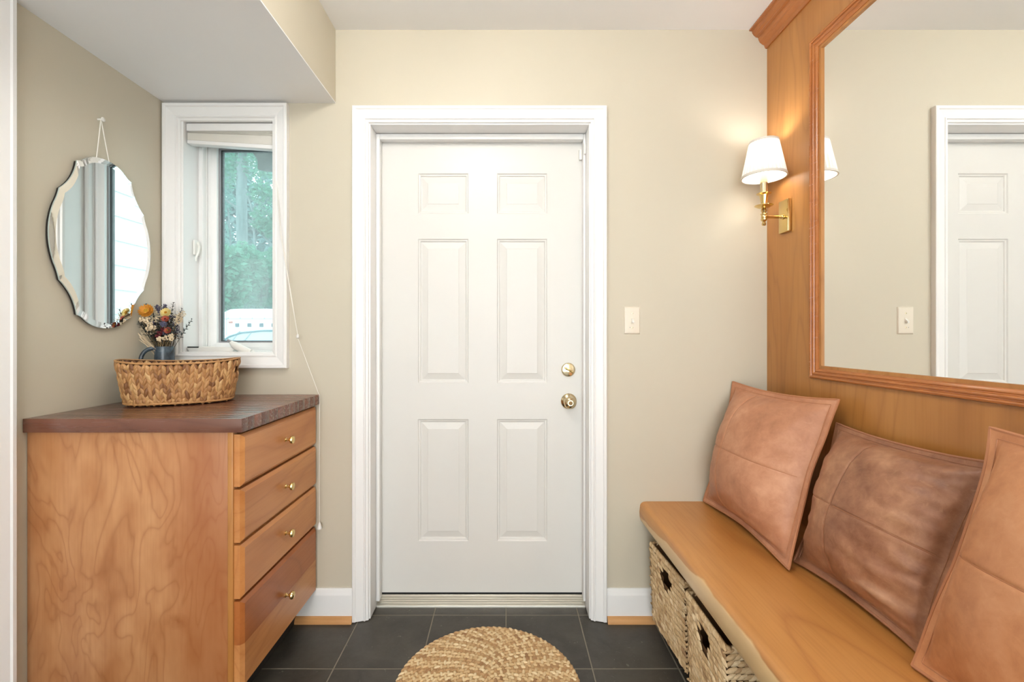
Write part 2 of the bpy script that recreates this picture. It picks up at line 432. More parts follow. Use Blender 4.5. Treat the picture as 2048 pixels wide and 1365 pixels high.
sa = (WIN[0]+.024, WIN[1]-.024, WIN[2]+.02, WIN[3]-.022)
frame_sides(['sash_rail', 'sash_stile'], sa, [(0, -.06), (0, .0), (.004, .004), (.014, .004), (.018, .0), (.030, -.006), (.033, -.008), (.033, -.06)], mid(1.995), M_TRIM, w1)
ga = (sa[0]+.033, sa[1]-.033, sa[2]+.033, sa[3]-.033)
frame_sides(['gasket'], ga, [(0, -.03), (0, .002), (.006, .002), (.006, -.03)], mid(2.02), M_GASKET, w1)
ga2 = (ga[0]+.006, ga[1]-.006, ga[2]+.006, ga[3]-.006)
frame_sides(['glazing_spacer'], ga2, [(0, -.02), (0, .0), (.003, -.002), (.003, -.02)], mid(2.026), M_DRAIN, w1)
def glass():
    n = NT('window_glass')
    tr = n.node('ShaderNodeBsdfTransparent', {'Color': (.86, .965, .955, 1)})
    gl = n.node('ShaderNodeBsdfGlossy', {'Roughness': .02})
    du = n.node('ShaderNodeBsdfTranslucent', {'Color': (.9, .95, .95, 1)})
    haze_veil = n.math('MULTIPLY_ADD', n.noise(n.coord(), 14, 4), .07, .085)  # translucent veil in the pane imitates the outdoor haze
    a = n.node('ShaderNodeMixShader'); n.set(a.inputs[0], haze_veil); n.set(a.inputs[1], tr); n.set(a.inputs[2], du)
    b = n.node('ShaderNodeMixShader', {0: .012}); n.set(b.inputs[1], a); n.set(b.inputs[2], gl)
    n.t.links.new(b.outputs[0], n.out.inputs[0]); return n.m
M_GLASS = glass()
box('pane', ga2[0]-.002, ga2[1]+.002, 2.032, 2.036, ga2[2]-.002, ga2[3]+.002, M_GLASS, w1)
# sash lock on the left stile
lk = box('lock_body', WIN[0]+.001, WIN[0]+.010, 1.930, 1.966, 1.535, 1.60, M_WHITE_PLASTIC, w1, .003)
MB().tube([(WIN[0]+.010, 1.95, 1.59), (WIN[0]+.020, 1.944, 1.57), (WIN[0]+.019, 1.94, 1.545), (WIN[0]+.013, 1.935, 1.525), (WIN[0]+.014, 1.932, 1.508)], [.005, .0055, .005, .0045, .0035], 8).build('lock_lever', M_WHITE_PLASTIC, lk)
# folding crank operator on the bottom frame
op = MB().prism([(WIN[0]+.018, 0, 1.106), (WIN[0]+.003, 0, 1.134), (WIN[0]+.004, 0, 1.143), (WIN[0]+.195, 0, 1.140), (WIN[0]+.205, 0, 1.134), (WIN[0]+.185, 0, 1.106)], (0, 1.892, 0), (0, 1.935, 0)).build('crank_cover', M_WHITE_PLASTIC, w1, bevel=.004)
box('crank_slot', WIN[0]+.006, WIN[0]+.053, 1.8905, 1.893, 1.1365, 1.1415, M_BLACK, op)
MB().tube([(WIN[0]+.183, 1.90, 1.160), (WIN[0]+.203, 1.897, 1.146), (WIN[0]+.235, 1.892, 1.131), (WIN[0]+.275, 1.888, 1.118)], [.008, .016, .016, .011], 12).build('crank_handle', M_WHITE_PLASTIC, op)
MB().lathe([(0, -.010), (.008, -.007), (.0105, 0), (.008, .007), (0, .010)], (WIN[0]+.284, 1.888, 1.116), 'x', 12).build('crank_knob', M_WHITE_PLASTIC, op)
MB().tube([(WIN[0]+.170, 1.90, 1.169), (WIN[0]+.186, 1.899, 1.160)], [.005, .008], 8).build('crank_tip', M_GASKET, op)

# ------------------------------------------------------------------ raised pleated blind with pull cord
M_BLIND = paint('off_white_blind', srgb(214, 210, 200), .6)
M_CORD = paint('white_cord', srgb(236, 232, 224), .6)
bl = thing('window_blind', (-1.158, 1.92, 2.0), 'raised off-white pleated blind sagging at the top of the window', 'blind')
BX0, BX1 = WIN[0]+.004, WIN[1]-.004
box('headrail', BX0, BX1, 1.888, 1.922, 2.048, 2.079, M_TRIM, bl, .002)
for k in range(9):
    z0 = 2.0475-.0008*k; dz = .0032*k
    MB().prism([(BX0+.003, 0, z0), (BX0+.003, 0, z0-.0006), (BX1-.003, 0, z0-.0018-dz*.55), (BX1-.003, 0, z0-dz*.55)], (0, 1.893+.002*(k % 2), 0), (0, 1.919-.002*(k % 2), 0)).build('pleat', M_BLIND, bl)
zl, zr = 2.041, 2.026
MB().prism([(BX0+.002, 0, zl), (BX0+.002, 0, zl-.030), (BX1-.002, 0, zr-.037), (BX1-.002, 0, zr)], (0, 1.8905, 0), (0, 1.9215, 0)).build('fabric_stack', M_BLIND, bl, bevel=.002)
MB().prism([(BX0+.002, 0, zl-.0305), (BX0+.002, 0, zl-.045), (BX1-.002, 0, zr-.054), (BX1-.002, 0, zr-.0375)], (0, 1.889, 0), (0, 1.923, 0)).build('bottom_rail', M_TRIM, bl, bevel=.002)
def hang(a, b, n=10, sag=0.0): 
    a, b = Vector(a), Vector(b); return [a.lerp(b, i/n) + Vector((0, 0, -sag*math.sin(math.pi*i/n))) for i in range(n+1)]
kn = (-.855, 1.848, 1.186)
for dx in (0, .006):
    MB().tube(hang((-.978+dx, 1.886, 2.048), (-.925+dx*.6, 1.846, 1.60)) + hang((-.925+dx*.6, 1.846, 1.60), kn)[1:], .0011, 6).build('lift_cord', M_CORD, bl)
MB().lathe([(.002, .008), (.005, .004), (.006, 0), (.006, -.007), (.002, -.009)], kn, 'z', 12).build('cord_joiner', M_WHITE_PLASTIC, bl)
MB().tube(hang((kn[0], kn[1], kn[2]-.008), (-.774, 1.858, .948)) + [(-.7705, 1.858, .942), (-.7695, 1.858, .93), (-.769, 1.857, .8), (-.7705, 1.857, .6), (-.7695, 1.857, .412)], .0011, 6).build('pull_cord', M_CORD, bl)
MB().lathe([(.002, .016), (.004, .013), (.0105, -.008), (.0105, -.010), (0, -.010)], (-.7695, 1.857, .40), 'z', 14).build('cord_tassel', M_WHITE_PLASTIC, bl)

# ------------------------------------------------------------------ light switch
sw = thing('light_switch', (.525, WALL_Y, 1.25), 'ivory toggle light switch plate on the wall right of the door', 'light switch')
MB().add([(.491, WALL_Y, 1.193), (.560, WALL_Y, 1.193), (.560, WALL_Y, 1.309), (.491, WALL_Y, 1.309), (.4955, WALL_Y-.006, 1.198), (.5555, WALL_Y-.006, 1.198), (.5555, WALL_Y-.006, 1.304), (.4955, WALL_Y-.006, 1.304)],
    [(0, 1, 2, 3), (4, 5, 6, 7), (0, 1, 5, 4), (1, 2, 6, 5), (2, 3, 7, 6), (3, 0, 4, 7)]).build('cover_plate', M_IVORY, sw, bevel=.001)
box('toggle_slot', .5205, .5325, WALL_Y-.007, WALL_Y-.005, 1.2365, 1.263, M_IVORY, sw, .0008)
MB().prism([(0, WALL_Y-.006, 1.244), (0, WALL_Y-.018, 1.239), (0, WALL_Y-.019, 1.246), (0, WALL_Y-.006, 1.259)], (.5225, 0, 0), (.5305, 0, 0)).build('toggle', M_WHITE_PLASTIC, sw, bevel=.001)
for z in (1.2805, 1.2215):
    MB().lathe([(.0028, 0), (.0028, -.001), (0, -.0016)], (.5265, WALL_Y-.006, z), 'y', 12).build('screw', M_NICKEL, sw)
MB().lathe([(.0018, 0), (.0018, -.0008), (0, -.001)], (.516, WALL_Y-.006, 1.2215), 'y', 10).build('pilot_hole', M_GASKET, sw)

# ------------------------------------------------------------------ cherry wall panel, crown, mirror with frame
PX = 1.090; PY0 = -.10
wp = thing('mirror_panel', (PX, .9, .9), 'tall cherry wood wall panel with crown moulding round the big mirror', 'wall panel')
MF = (.17, 1.604, 1.036, 2.232)         # frame outer (y0,y1,z0,z1)
FI = .037
yA, yB, zA, zB = MF[0]+FI, MF[1]-FI, MF[2]+FI, MF[3]-FI
box('stile', PX, XR, yB-.01, WALL_Y-.001, .0, CEIL-.03, M_CHERRY_WALL, wp)
box('stile', PX, XR, PY0, yA+.01, .0, CEIL-.03, M_CHERRY_WALL, wp)
box('lower_rail', PX, XR, yA+.01, yB-.01, .0, zA+.01, M_CHERRY_WALL, wp)
box('upper_rail', PX, XR, yA+.01, yB-.01, zB-.01, CEIL-.03, M_CHERRY_WALL, wp)
fp = [(0, 0), (0, .006), (.0025, .011), (.0065, .0125), (.010, .011), (.0115, .007), (.014, .007), (.0155, .0095), (.019, .0105), (.0215, .0085), (.023, .005), (.0255, .005), (.028, .007), (.031, .0062), (.034, .003), (FI, .002), (FI, -.0065)]
frame_sides(['mirror_frame'], MF, fp, lambda u, v, h: (PX-h, u, v), M_CHERRY_TRIM, wp)
cp = [(0, 2.386), (.006, 2.386), (.010, 2.392), (.012, 2.400), (.020, 2.404), (.030, 2.412), (.036, 2.424), (.037, 2.432), (.046, 2.434), (.056, 2.442), (.062, 2.452), (.063, 2.458), (.074, 2.460), (.074, 2.4655), (0, 2.4655)]
MB().prism([(PX-a, 0, b) for a, b in cp], (0, PY0, 0), (0, WALL_Y-.0005, 0)).build('crown_moulding', M_CHERRY_TRIM, wp, angle=25)
mg = box('wall_mirror', PX+.006, PX+.012, yA-.003, yB+.003, zA-.003, zB+.003, M_MIRROR, None, base=(PX+.01, .9, zA))
tag(mg, 'large mirror glass set in the cherry panel, reflecting the door', 'mirror')

# ------------------------------------------------------------------ brass sconce
sc_ = thing('wall_sconce', (PX, 1.745, 1.65), 'brass candle wall sconce with white pleated shade beside the big mirror', 'wall lamp')
def shade_mat():
    n = NT('pleated_shade_fabric')
    f = n.noise(n.coord((1, 1, .1)), 90, 3)
    d = n.node('ShaderNodeBsdfDiffuse', {'Color': (.80, .78, .74, 1)})
    t = n.node('ShaderNodeBsdfTranslucent', {'Color': (.95, .92, .86, 1)})
    m = n.node('ShaderNodeMixShader'); n.set(m.inputs[0], n.math('MULTIPLY_ADD', f, .03, .05)); n.set(m.inputs[1], d); n.set(m.inputs[2], t)
    n.t.links.new(m.outputs[0], n.out.inputs[0]); return n.m
M_SHADE = shade_mat(); M_SHADE_TRIM = paint('shade_trim', srgb(214, 208, 198), .8)
SCX, SCY = 1.0, 1.745
MB().box(PX-.016, PX, SCY-.030, SCY+.030, 1.587, 1.713).build('back_plate', M_BRASS, sc_, bevel=.004)
MB().lathe([(.0105, -.0155), (.0105, -.019), (.007, -.021), (.0055, -.024), (.0055, -.027), (.0075, -.029), (.0055, -.031), (.0058, -.034), (.0058, -.083)], (PX, SCY, 1.648), 'x', 16).build('arm', M_BRASS, sc_)
MB().lathe([(0, 1.613), (.006, 1.615), (.008, 1.620), (.006, 1.626), (.0045, 1.629), (.008, 1.632), (.011, 1.636), (.011, 1.641), (.009, 1.643), (.0105, 1.647), (.009, 1.655), (.012, 1.657), (.012, 1.660), (.007, 1.663), (.009, 1.668), (.011, 1.673), (.008, 1.680), (.007, 1.684)], (SCX, SCY, 0), 'z', 20).build('stem', M_BRASS, sc_)
MB().lathe([(.007, 1.683), (.020, 1.684), (.033, 1.691), (.033, 1.6925), (.018, 1.689), (.012, 1.692)], (SCX, SCY, 0), 'z', 28).build('drip_pan', M_BRASS, sc_)
MB().lathe([(.012, 1.690), (.010, 1.698), (.011, 1.705), (.014, 1.722), (.0155, 1.733), (.026, 1.737), (.026, 1.739), (.014, 1.738)], (SCX, SCY, 0), 'z', 24).build('candle_cup', M_BRASS, sc_)
MB().lathe([(.0135, 1.736), (.0135, 1.815), (.010, 1.818), (0, 1.818)], (SCX, SCY, 0), 'z', 20).build('candle_sleeve', M_NICKEL, sc_)
# pleated empire shade
zb0, zt0, rb, rt = 1.801, 1.940, .0775, .0490
def shade_shell(off):
    mb = MB(); N = 128; H = 6; v = []; f = []
    for j in range(H+1):
        t = j/H; r0 = rb+(rt-rb)*t
        for k in range(N):
            r = r0 + off + .0022*(1 if k % 4 < 2 else -1)
            a = 2*math.pi*k/N; v.append((SCX+r*math.cos(a), SCY+r*math.sin(a), zb0+(zt0-zb0)*t))
    for j in range(H):
        for k in range(N): f.append((j*N+k, j*N+(k+1) % N, (j+1)*N+(k+1) % N, (j+1)*N+k))
    return mb.add(v, f)
sh = shade_shell(0).build('lamp_shade', M_SHADE, sc_, smooth=False)
for z0, z1, r0, r1 in ((zb0-.001, zb0+.009, rb+.003, rb+.0012), (zt0-.007, zt0+.001, rt+.0044, rt+.0028)):
    MB().lathe([(r0-.005, z0), (r0, z0), (r1, z1), (r1-.0048, z1), (r0-.005, z0)], (SCX, SCY, 0), 'z', 64, caps=False).build('shade_band', M_SHADE_TRIM, sh)
def emit(name, col, st):
    n = NT(name); n.p(Base_Color=(1, 1, 1, 1), Emission_Color=col, Emission_Strength=st); return n.m
MB().lathe([(.008, 1.818), (.012, 1.828), (.0155, 1.842), (.014, 1.858), (.008, 1.874), (.002, 1.888), (0, 1.889)], (SCX, SCY, 0), 'z', 16).build('bulb', emit('lit_bulb', (1, .92, .8, 1), 10.0), sc_).data.materials[0].cycles.emission_sampling = 'NONE'
pl = bpy.data.lights.new('sconce_bulb_light', 'POINT'); pl.energy = 1.5; pl.color = (1, .96, .91); pl.shadow_soft_size = .018
plo = bpy.data.objects.new('sconce_bulb_light', pl); COL.objects.link(plo); plo.parent = sc_; plo.location = (SCX-PX, 0, 1.905-1.65)

# glass globe ceiling lamps: one above the frame, one added behind for even fill
M_GLOBE = emit('lit_globe', (1, .96, .90, 1), 12.0); M_GLOBE.cycles.emission_sampling = 'NONE'
for i, (lx, ly) in enumerate(((-.19, .80), (-.05, -1.25))):
    cl = thing('ceiling_light', (lx, ly, CEIL), ['white glass globe ceiling light above the mat', 'white glass globe light added behind the photographer for even fill'][i], 'ceiling light')
    MB().lathe([(.065, CEIL-.0005), (.065, CEIL-.010), (.045, CEIL-.018), (.040, CEIL-.022), (0, CEIL-.022)], (lx, ly, 0), 'z', 32).build('canopy', M_BRASS, cl)
    MB().lathe([(.10*math.sin(math.pi*k/14)+(.0001 if k in (0, 14) else 0), CEIL-.118+.10*math.cos(math.pi*k/14)) for k in range(15)], (lx, ly, 0), 'z', 28, caps=False).build('globe', M_GLOBE, cl)
    gd = bpy.data.lights.new('globe_light', 'POINT'); gd.energy = 7.0; gd.use_soft_falloff = False; gd.color = (1, .985, .955); gd.shadow_soft_size = .103
    go = bpy.data.objects.new('globe_light', gd); COL.objects.link(go); go.parent = cl; go.location = (0, 0, -.118)

# ------------------------------------------------------------------ bench
BZ0, BZ1 = .412, .495; BFX = .558
def bench_mat():
    n = NT('cherry_live_edge')
    v = n.coord((1, .2, 1))
    big = n.noise(v, 2.4, 2, .45, .5); ring = n.math('FRACT', n.math('MULTIPLY', big, 11.0))
    line = n.math('POWER', n.math('ABSOLUTE', n.math('MULTIPLY_ADD', ring, 2.0, -1.0)), 5.0)
    grain = n.noise(n.coord((1, .035, 1)), 120, 4, .6)
    c = n.ramp(n.noise(v, 5, 3), [(.3, srgb(186, 126, 66)), (.7, srgb(210, 152, 90))])
    c = n.mix(n.math('MULTIPLY', line, .42), c, srgb(150, 86, 40))
    c = n.mix(n.math('MULTIPLY', n.math('SUBTRACT', grain, .47, clamp=True), .8, clamp=True), c, srgb(140, 80, 36))
    # pale sapwood along the natural front edge
    xyz = n.node('ShaderNodeSeparateXYZ'); n.set(xyz.inputs[0], n.coord())
    wob = n.noise(n.coord((1, 1, 1)), 6, 3)
    zb = n.math('MULTIPLY_ADD', n.math('SUBTRACT', 1.75, xyz.outputs[1]), .085, -.048)
    zb = n.math('MINIMUM', zb, -.008)
    zb = n.math('ADD', zb, n.math('MULTIPLY_ADD', wob, .036, -.018))
    s1 = n.math('MULTIPLY', n.math('SUBTRACT', zb, xyz.outputs[2]), 220.0, clamp=True)
    s2 = n.math('MULTIPLY', n.math('SUBTRACT', n.math('MULTIPLY_ADD', wob, .04, .03), xyz.outputs[0]), 120.0, clamp=True)
    sap = n.mix(n.noise(n.coord((1, .15, 1)), 30, 4), srgb(214, 178, 126), srgb(234, 204, 156))
    spot = n.math('GREATER_THAN', n.noise(n.coord((1, .4, 1)), 55, 1), .80)
    sap = n.mix(n.math('MULTIPLY', spot, .7), sap, srgb(110, 72, 40))
    hs = n.node('ShaderNodeHueSaturation', {'Saturation': 1.02, 'Value': .95}); n.set(hs.inputs['Color'], c); c = hs.outputs[0]
    c = n.mix(n.math('MULTIPLY', s1, s2), c, sap)
    n.p(Base_Color=c, Roughness=n.math('MULTIPLY_ADD', grain, .12, .28), Coat_Weight=.2, Coat_Roughness=.25)
    n.bump(grain, .04, .002); return n.m
bn = thing('bench', (BFX, 0, BZ1), 'cherry live-edge bench slab along the mirrored panel', 'bench')
mb = MB(); N = 90; v = []; f = []
yb0, yb1 = -.10, WALL_Y-.001
for i in range(N+1):
    y = yb0+(yb1-yb0)*i/N
    w1_ =   .006*mnoise.noise((y*2.3, 1.7, 0))+.002*mnoise.noise((y*9, 4.1, 0)); w2_ = .010*mnoise.noise((y*1.9, 8.3, 0))
    sec = [(PX-.0005, BZ1), (BFX+.026+w1_, BZ1), (BFX+.014+w1_, BZ1-.0015), (BFX+.006+w1_*.8, BZ1-.0065), (BFX+.002+w1_*.4, BZ1-.014),
           (BFX+.000+w2_*.25, BZ1-.042), (BFX+.002+w2_*.3, BZ1-.066), (BFX+.006+w2_*.3, BZ0+.004), (BFX+.010+w2_*.3, BZ0), (PX-.0005, BZ0)]
    for a, b in sec: v.append((a, y, b))
S = 10
for i in range(N):
    for k in range(S): f.append((i*S+k, i*S+(k+1) % S, (i+1)*S+(k+1) % S, (i+1)*S+k))
f += [tuple(range(S)), tuple(range(N*S, N*S+S))]
mb.add(v, f).build('seat_slab', bench_mat(), bn, angle=50)
box('end_support', BFX+.06, PX-.0005, -.06, -.02, .0, BZ0, M_CHERRY, bn, .002)
box('wall_cleat', PX-.03, PX-.0005, -.02, WALL_Y-.02, BZ0-.07, BZ0, M_CHERRY, bn, .002)
rack = thing('shoe_tray', (.86, .9, 0), 'low black tray under the bench holding the woven baskets', 'tray')
box('tray_deck', .665, PX-.002, .35, WALL_Y-.036, .036, .046, M_BLACK, rack, .003)
box('tray_lip', .655, .667, .35, WALL_Y-.036, .030, .052, M_BLACK, rack, .003)
for x in (.69, 1.05):
    for y in (.40, 1.1, 1.80): box('foot', x-.015, x+.015, y-.015, y+.015, 0, .036, M_BLACK, rack, .002)

# ------------------------------------------------------------------ woven strands (shared by the baskets)
_t = []
for i in range(6):
    t = i/5; w = math.sin(math.pi*(.06+.88*t))**.7
    for k in range(5):
        a = math.pi*k/4; _t.append((t-.5, math.cos(a)*.5*w, math.sin(a)*w))
LEAF_V = np.array(_t); LEAF_F = []
for i in range(5):
    for k in range(4): LEAF_F.append((i*5+k, i*5+k+1, (i+1)*5+k+1, (i+1)*5+k))
LEAF_F.append((0, 1, 2, 3, 4)); LEAF_F.append((29, 28, 27, 26, 25))
class Strands:
    def __init__(s): s.v = []; s.f = []; s.c = []
    def leaf(s, c, L, W, H, shade):
        """L, W: full length / width vectors, H: height vector"""
        c, L, W, H = (np.array(q, float) for q in (c, L, W, H))
        base = len(s.v)*len(LEAF_V)
        s.v.append(c + LEAF_V[:, :1]*L + LEAF_V[:, 1:2]*W + LEAF_V[:, 2:]*H)
        s.f += [tuple(i+base for i in q) for q in LEAF_F]; s.c.append(shade)
    def build(s, name, mat, parent):
        base = Vector(parent.location)
        V = np.concatenate(s.v) - np.array(base)
        me = bpy.data.meshes.new(name); me.from_pydata(V.tolist(), [], s.f)
        at = me.attributes.new('shade', 'FLOAT', 'POINT'); at.data.foreach_set('value', np.repeat(np.array(s.c, float), len(LEAF_V)))
        me.polygons.foreach_set('use_smooth', [True]*len(me.polygons)); me.update()
        o = put(name, me, mat, parent); o['kind'] = 'stuff'; return o
def strand_mat(name, stops, rough=.6, bump=.3):
    n = NT(name); at = n.node('ShaderNodeAttribute', attribute_name='shade')
    c = n.ramp(at.outputs['Fac'], stops)
    g = n.noise(n.coord(), 140, 3, .6)
    c = n.mix(n.math('MULTIPLY', g, .35), c, stops[0][1])
    n.p(Base_Color=c, Roughness=rough); n.bump(n.noise(n.coord(), 420, 2), bump, .002); return n.m
M_HYA = strand_mat('water_hyacinth', [(0, srgb(122, 78, 42)), (.35, srgb(178, 128, 78)), (.7, srgb(205, 160, 104)), (1, srgb(222, 186, 134))], .5)
M_HYA_PALE = strand_mat('pale_seagrass', [(0, srgb(158, 122, 84)), (.35, srgb(200, 168, 124)), (.7, srgb(218, 190, 148)), (1, srgb(234, 212, 174))], .55)
M_CORE = paint('basket_core', srgb(84, 54, 30), .8)
M_CORE_PALE = paint('pale_basket_core', srgb(120, 88, 56), .8)

# ------------------------------------------------------------------ oval basket on the counter
CT = .942                                          # counter top height
def oval_basket():
    rnd = random.Random(4)
    cx, cy, th = -1.194, 1.655, math.radians(25)
    b = thing('oval_basket', (cx, cy, CT), 'oval brown water hyacinth basket with cut-out handles on the drawer cabinet', 'basket')
    A0, B0, A1, B1, HT = .160, .094, .186, .112, .146
    e = 2.6
    def P(a, t, off=0.0):
        c, s = math.cos(a), math.sin(a)
        A, B = A0+(A1-A0)*t+off, B0+(B1-B0)*t+off
        x = A*math.copysign(abs(c)**(2/e), c); y = B*math.copysign(abs(s)**(2/e), s)
        dip = .006*math.cos(2*a)
        return Vector((cx+x*math.cos(th)-y*math.sin(th), cy+x*math.sin(th)+y*math.cos(th), CT+.008+t*(HT+dip)))
    hole = lambda a, t: .60 < t < .84 and abs(math.sin(a)) < .34
    # even angles by arc length
    fine = [2*math.pi*k/1440 for k in range(1441)]; acc = [0.0]
    for k in range(1440): acc.append(acc[-1] + (P(fine[k+1], .5)-P(fine[k], .5)).length)
    def ang(sfrac): return float(np.interp(sfrac*acc[-1], acc, fine))
    N = 96; H = 12; mb = MB(); v = []; f = []
    an = [ang(k/N) for k in range(N)]
    for j in range(H+1):
        for k in range(N): v.append(tuple(P(an[k], j/H, -.004)))
    for j in range(H):
        for k in range(N):
            if hole(an[k], (j+.5)/H): continue
            f.append((j*N+k, j*N+(k+1) % N, (j+1)*N+(k+1) % N, (j+1)*N+k))
    f.append(tuple(range(N)))
    mb.add(v, f).build('inner_wall', M_CORE, b)
    st = Strands(); C = 84; R = 8
    for side in (1, -1):
        for i in range(C):
            a = ang((i+.5)/C); tilt = (1 if i % 2 else -1)
            for j in range(R):
                t = (j+.5+(.0 if i % 2 else .12))/R
                t = min(t, .89)
                if hole(a, t): continue
                p = P(a, t, .000 if side == 1 else -.008); q = P(a+.01, t); tan = (q-P(a-.01, t)).normalized()
                up = (P(a, min(1, t+.05))-P(a, t-.05)).normalized(); nrm = tan.cross(up).normalized()*side
                L = (up + tan*tilt*.34*rnd.uniform(.6, 1.4)).normalized()
                W = L.cross(nrm).normalized()
                ln = .037*rnd.uniform(.85, 1.25)*(.75 if t > .85 or t < .1 else 1); wd = .0150*rnd.uniform(.8, 1.2)
                st.leaf(p, L*ln, W*wd, nrm*.0055*rnd.uniform(.7, 1.5), min(1, max(0, rnd.gauss(.40, .24))))
    st.build('woven_wall', M_HYA, b)
    MB().tube([P(ang(k/120), .015, .002) for k in range(121)], .0045, 8, cap=False).build('bottom_band', M_HYA_RIM, b)
    rim = [P(ang(k/120), 1.0, .0) for k in range(121)]
    MB().tube(rim, .0030, 8, cap=False).build('rim', M_HYA_RIM, b)
    for s in (0, math.pi):
        pts = [P(s+d, .60, .0) for d in np.linspace(-.34, .34, 9)]
        MB().tube(pts, .004, 8).build('handle_edge', M_HYA_RIM, b)
    return b
M_HYA_RIM = paint('hyacinth_rim', srgb(186, 138, 86), .6, .3, .18)
oval_basket()

# ------------------------------------------------------------------ seagrass baskets under the bench
def bench_basket(yc, w, xf, rot, label, seed):
    rnd = random.Random(seed)
    D, HT, Z0 = .40, .305, .053
    b = thing('seagrass_basket', (xf+D/2, yc, Z0), label, 'basket', 'seagrass baskets under the bench')
    def P(side, s, t, off=0.0):
        """side 0 front (-x), 1 near (-y), 2 back, 3 far; s in -1..1, t height"""
        tp = .95+.05*t; hw = w/2*tp+off; hd = D/2*tp+off
        x, y = {0: (-hd, s*hw), 1: (s*hd, -hw), 2: (hd, -s*hw), 3: (-s*hd, hw)}[side]
        bow = .006*(1-s*s)*math.sin(math.pi*t)
        if side == 0: x -= bow
        if side == 1: y -= bow
        if side == 3: y += bow
        c, sn = math.cos(rot), math.sin(rot)
        return Vector((xf+D/2+x*c-y*sn, yc+x*sn+y*c, Z0+.004+t*HT))
    hole = lambda side, s, t: side in (0, 2) and .66 < t < .90 and abs(s) < .40*(1-.6*abs((t-.78)/.12))
    mb = MB()
    for side in range(4):
        n, m = 16, 16; v = []; f = []
        for j in range(m+1):
            for k in range(n+1): v.append(tuple(P(side, -1+2*k/n, j/m, -.006)))
        for j in range(m):
            for k in range(n):
                if hole(side, -1+2*(k+.5)/n, (j+.5)/m): continue
                f.append((j*(n+1)+k, j*(n+1)+k+1, (j+1)*(n+1)+k+1, (j+1)*(n+1)+k))
        mb.add(v, f)
    mb.add([tuple(P(0, -1, 0, -.006)), tuple(P(0, 1, 0, -.006)), tuple(P(2, -1, 0, -.006)), tuple(P(2, 1, 0, -.006))], [(0, 1, 2, 3)])
    mb.build('inner_wall', M_CORE_PALE, b)
    st = Strands(); R = 17
    for side in range(4):
        Ls = w if side in (0, 2) else D; C = int(Ls/.0155)
        for j in range(R):
            for i in range(C):
                s = -1+2*(i+.5+(.5 if j % 2 else 0)*.6)/C; t = (j+.5)/R
                if abs(s) > 1.02 or hole(side, s, t): continue
                p = P(side, s, t); tan = (P(side, s+.02, t)-P(side, s-.02, t)).normalized()
                up = (P(side, s, t+.02)-P(side, s, t-.02)).normalized(); nrm = tan.cross(up).normalized()
                if side in (0, 2): nrm = -nrm
                if (nrm.dot(p-Vector((xf+D/2, yc, p.z)))) < 0: nrm = -nrm
                L = (tan*rnd.uniform(.8, 1.1) + up*rnd.uniform(.38, .62)*(1 if j % 2 else .9)).normalized(); W = L.cross(nrm).normalized()
                st.leaf(p, L*.031*rnd.uniform(.85, 1.2), W*.0125*rnd.uniform(.85, 1.25), nrm*.0065*rnd.uniform(.7, 1.4), min(1, max(0, rnd.gauss(.55, .22))))
    # stitched corners
    for side in range(4):
        for j in range(26):
            p = P(side, 1.0, (j+.5)/26); q = Vector((xf+D/2, yc, p.z)); nrm = (p-q).normalized()
            st.leaf(p, Vector((0, 0, 1))*.018 + nrm.cross(Vector((0, 0, 1)))*.008*(1 if j % 2 else -1), nrm.cross(Vector((0, 0, 1)))*.012, nrm*.006, rnd.uniform(.3, .8))
    st.build('woven_wall', M_HYA_PALE, b)
    rim = []
    for side in (0, 3, 2, 1):
        for k in range(12):
            s = (-1+2*k/12) if side == 0 else (-1+2*k/12)
            rim.append(P(side, s if side in (0,) else s, 1.0))
    order = [P(0, -1+2*k/12, 1) for k in range(12)] + [P(3, 1-2*k/12, 1) for k in range(12)] + [P(2, -1+2*k/12, 1) for k in range(12)] + [P(1, 1-2*k/12, 1) for k in range(13)]
    rs = Strands()
    for k in range(len(order)-1):
        a, c_ = order[k], order[k+1]; d = c_-a
        for q in range(2):
            p = a+d*(q+.5)/2; dn = d.normalized(); out = Vector((dn.y, -dn.x, 0)); 
            rs.leaf(p-Vector((0, 0, .004)), (dn+Vector((0, 0, .6))).normalized()*.022, out*.016, Vector((0, 0, 1))*.007, rnd.uniform(.3, .9))
            rs.leaf(p-Vector((0, 0, .006))-out*.0, (dn+Vector((0, 0, .6))).normalized()*.024, Vector((0, 0, 1))*.012, -out*.007, rnd.uniform(.3, .9))
            rs.leaf(p-Vector((0, 0, .006))-out*.0, (dn+Vector((0, 0, .6))).normalized()*.024, Vector((0, 0, 1))*.012, out*.007, rnd.uniform(.3, .9))
    rs.build('braided_rim', M_HYA_PALE, b)
    return b
bench_basket(1.660, .290, .586, math.radians(4), 'seagrass storage basket under the bench nearest the baseboard', 11)
bench_basket(1.318, .252, .583, 0, 'seagrass storage basket under the bench farther from the door wall', 12)

# ------------------------------------------------------------------ drawer cabinet with walnut top
CX0, CXF, CY0, CY1 = XL+.002, -.812, 1.338, WALL_Y-.002
cab = thing('drawer_cabinet', (-1.12, 1.6, 0), 'cherry four-drawer cabinet with brass knobs under the window', 'cabinet')
box('side_panel', CX0, CXF-.016, CY0, CY0+.020, 0, .9, M_CHERRY, cab, .001)
MB().prism([(CXF-.016, CY0, 0), (CXF, CY0, 0), (CXF, CY0+.022, 0), (CXF-.016, CY0+.022, 0)], (0, 0, .0), (0, 0, .9)).build('face_edge', M_CHERRY_DRAWER_V if False else M_CHERRY_WALL, cab, bevel=.001)
box('carcass', CX0, CXF-.003, CY0+.0205, CY1, .12, .9, M_DARK, cab)
box('toe_kick', CX0, -.87, CY0+.0205, CY1, 0, .12, M_DARK, cab)  # shade of the recess is put into this near-black colour
dz = [(.735, .892), (.568, .727), (.400, .560), (.127, .392)]
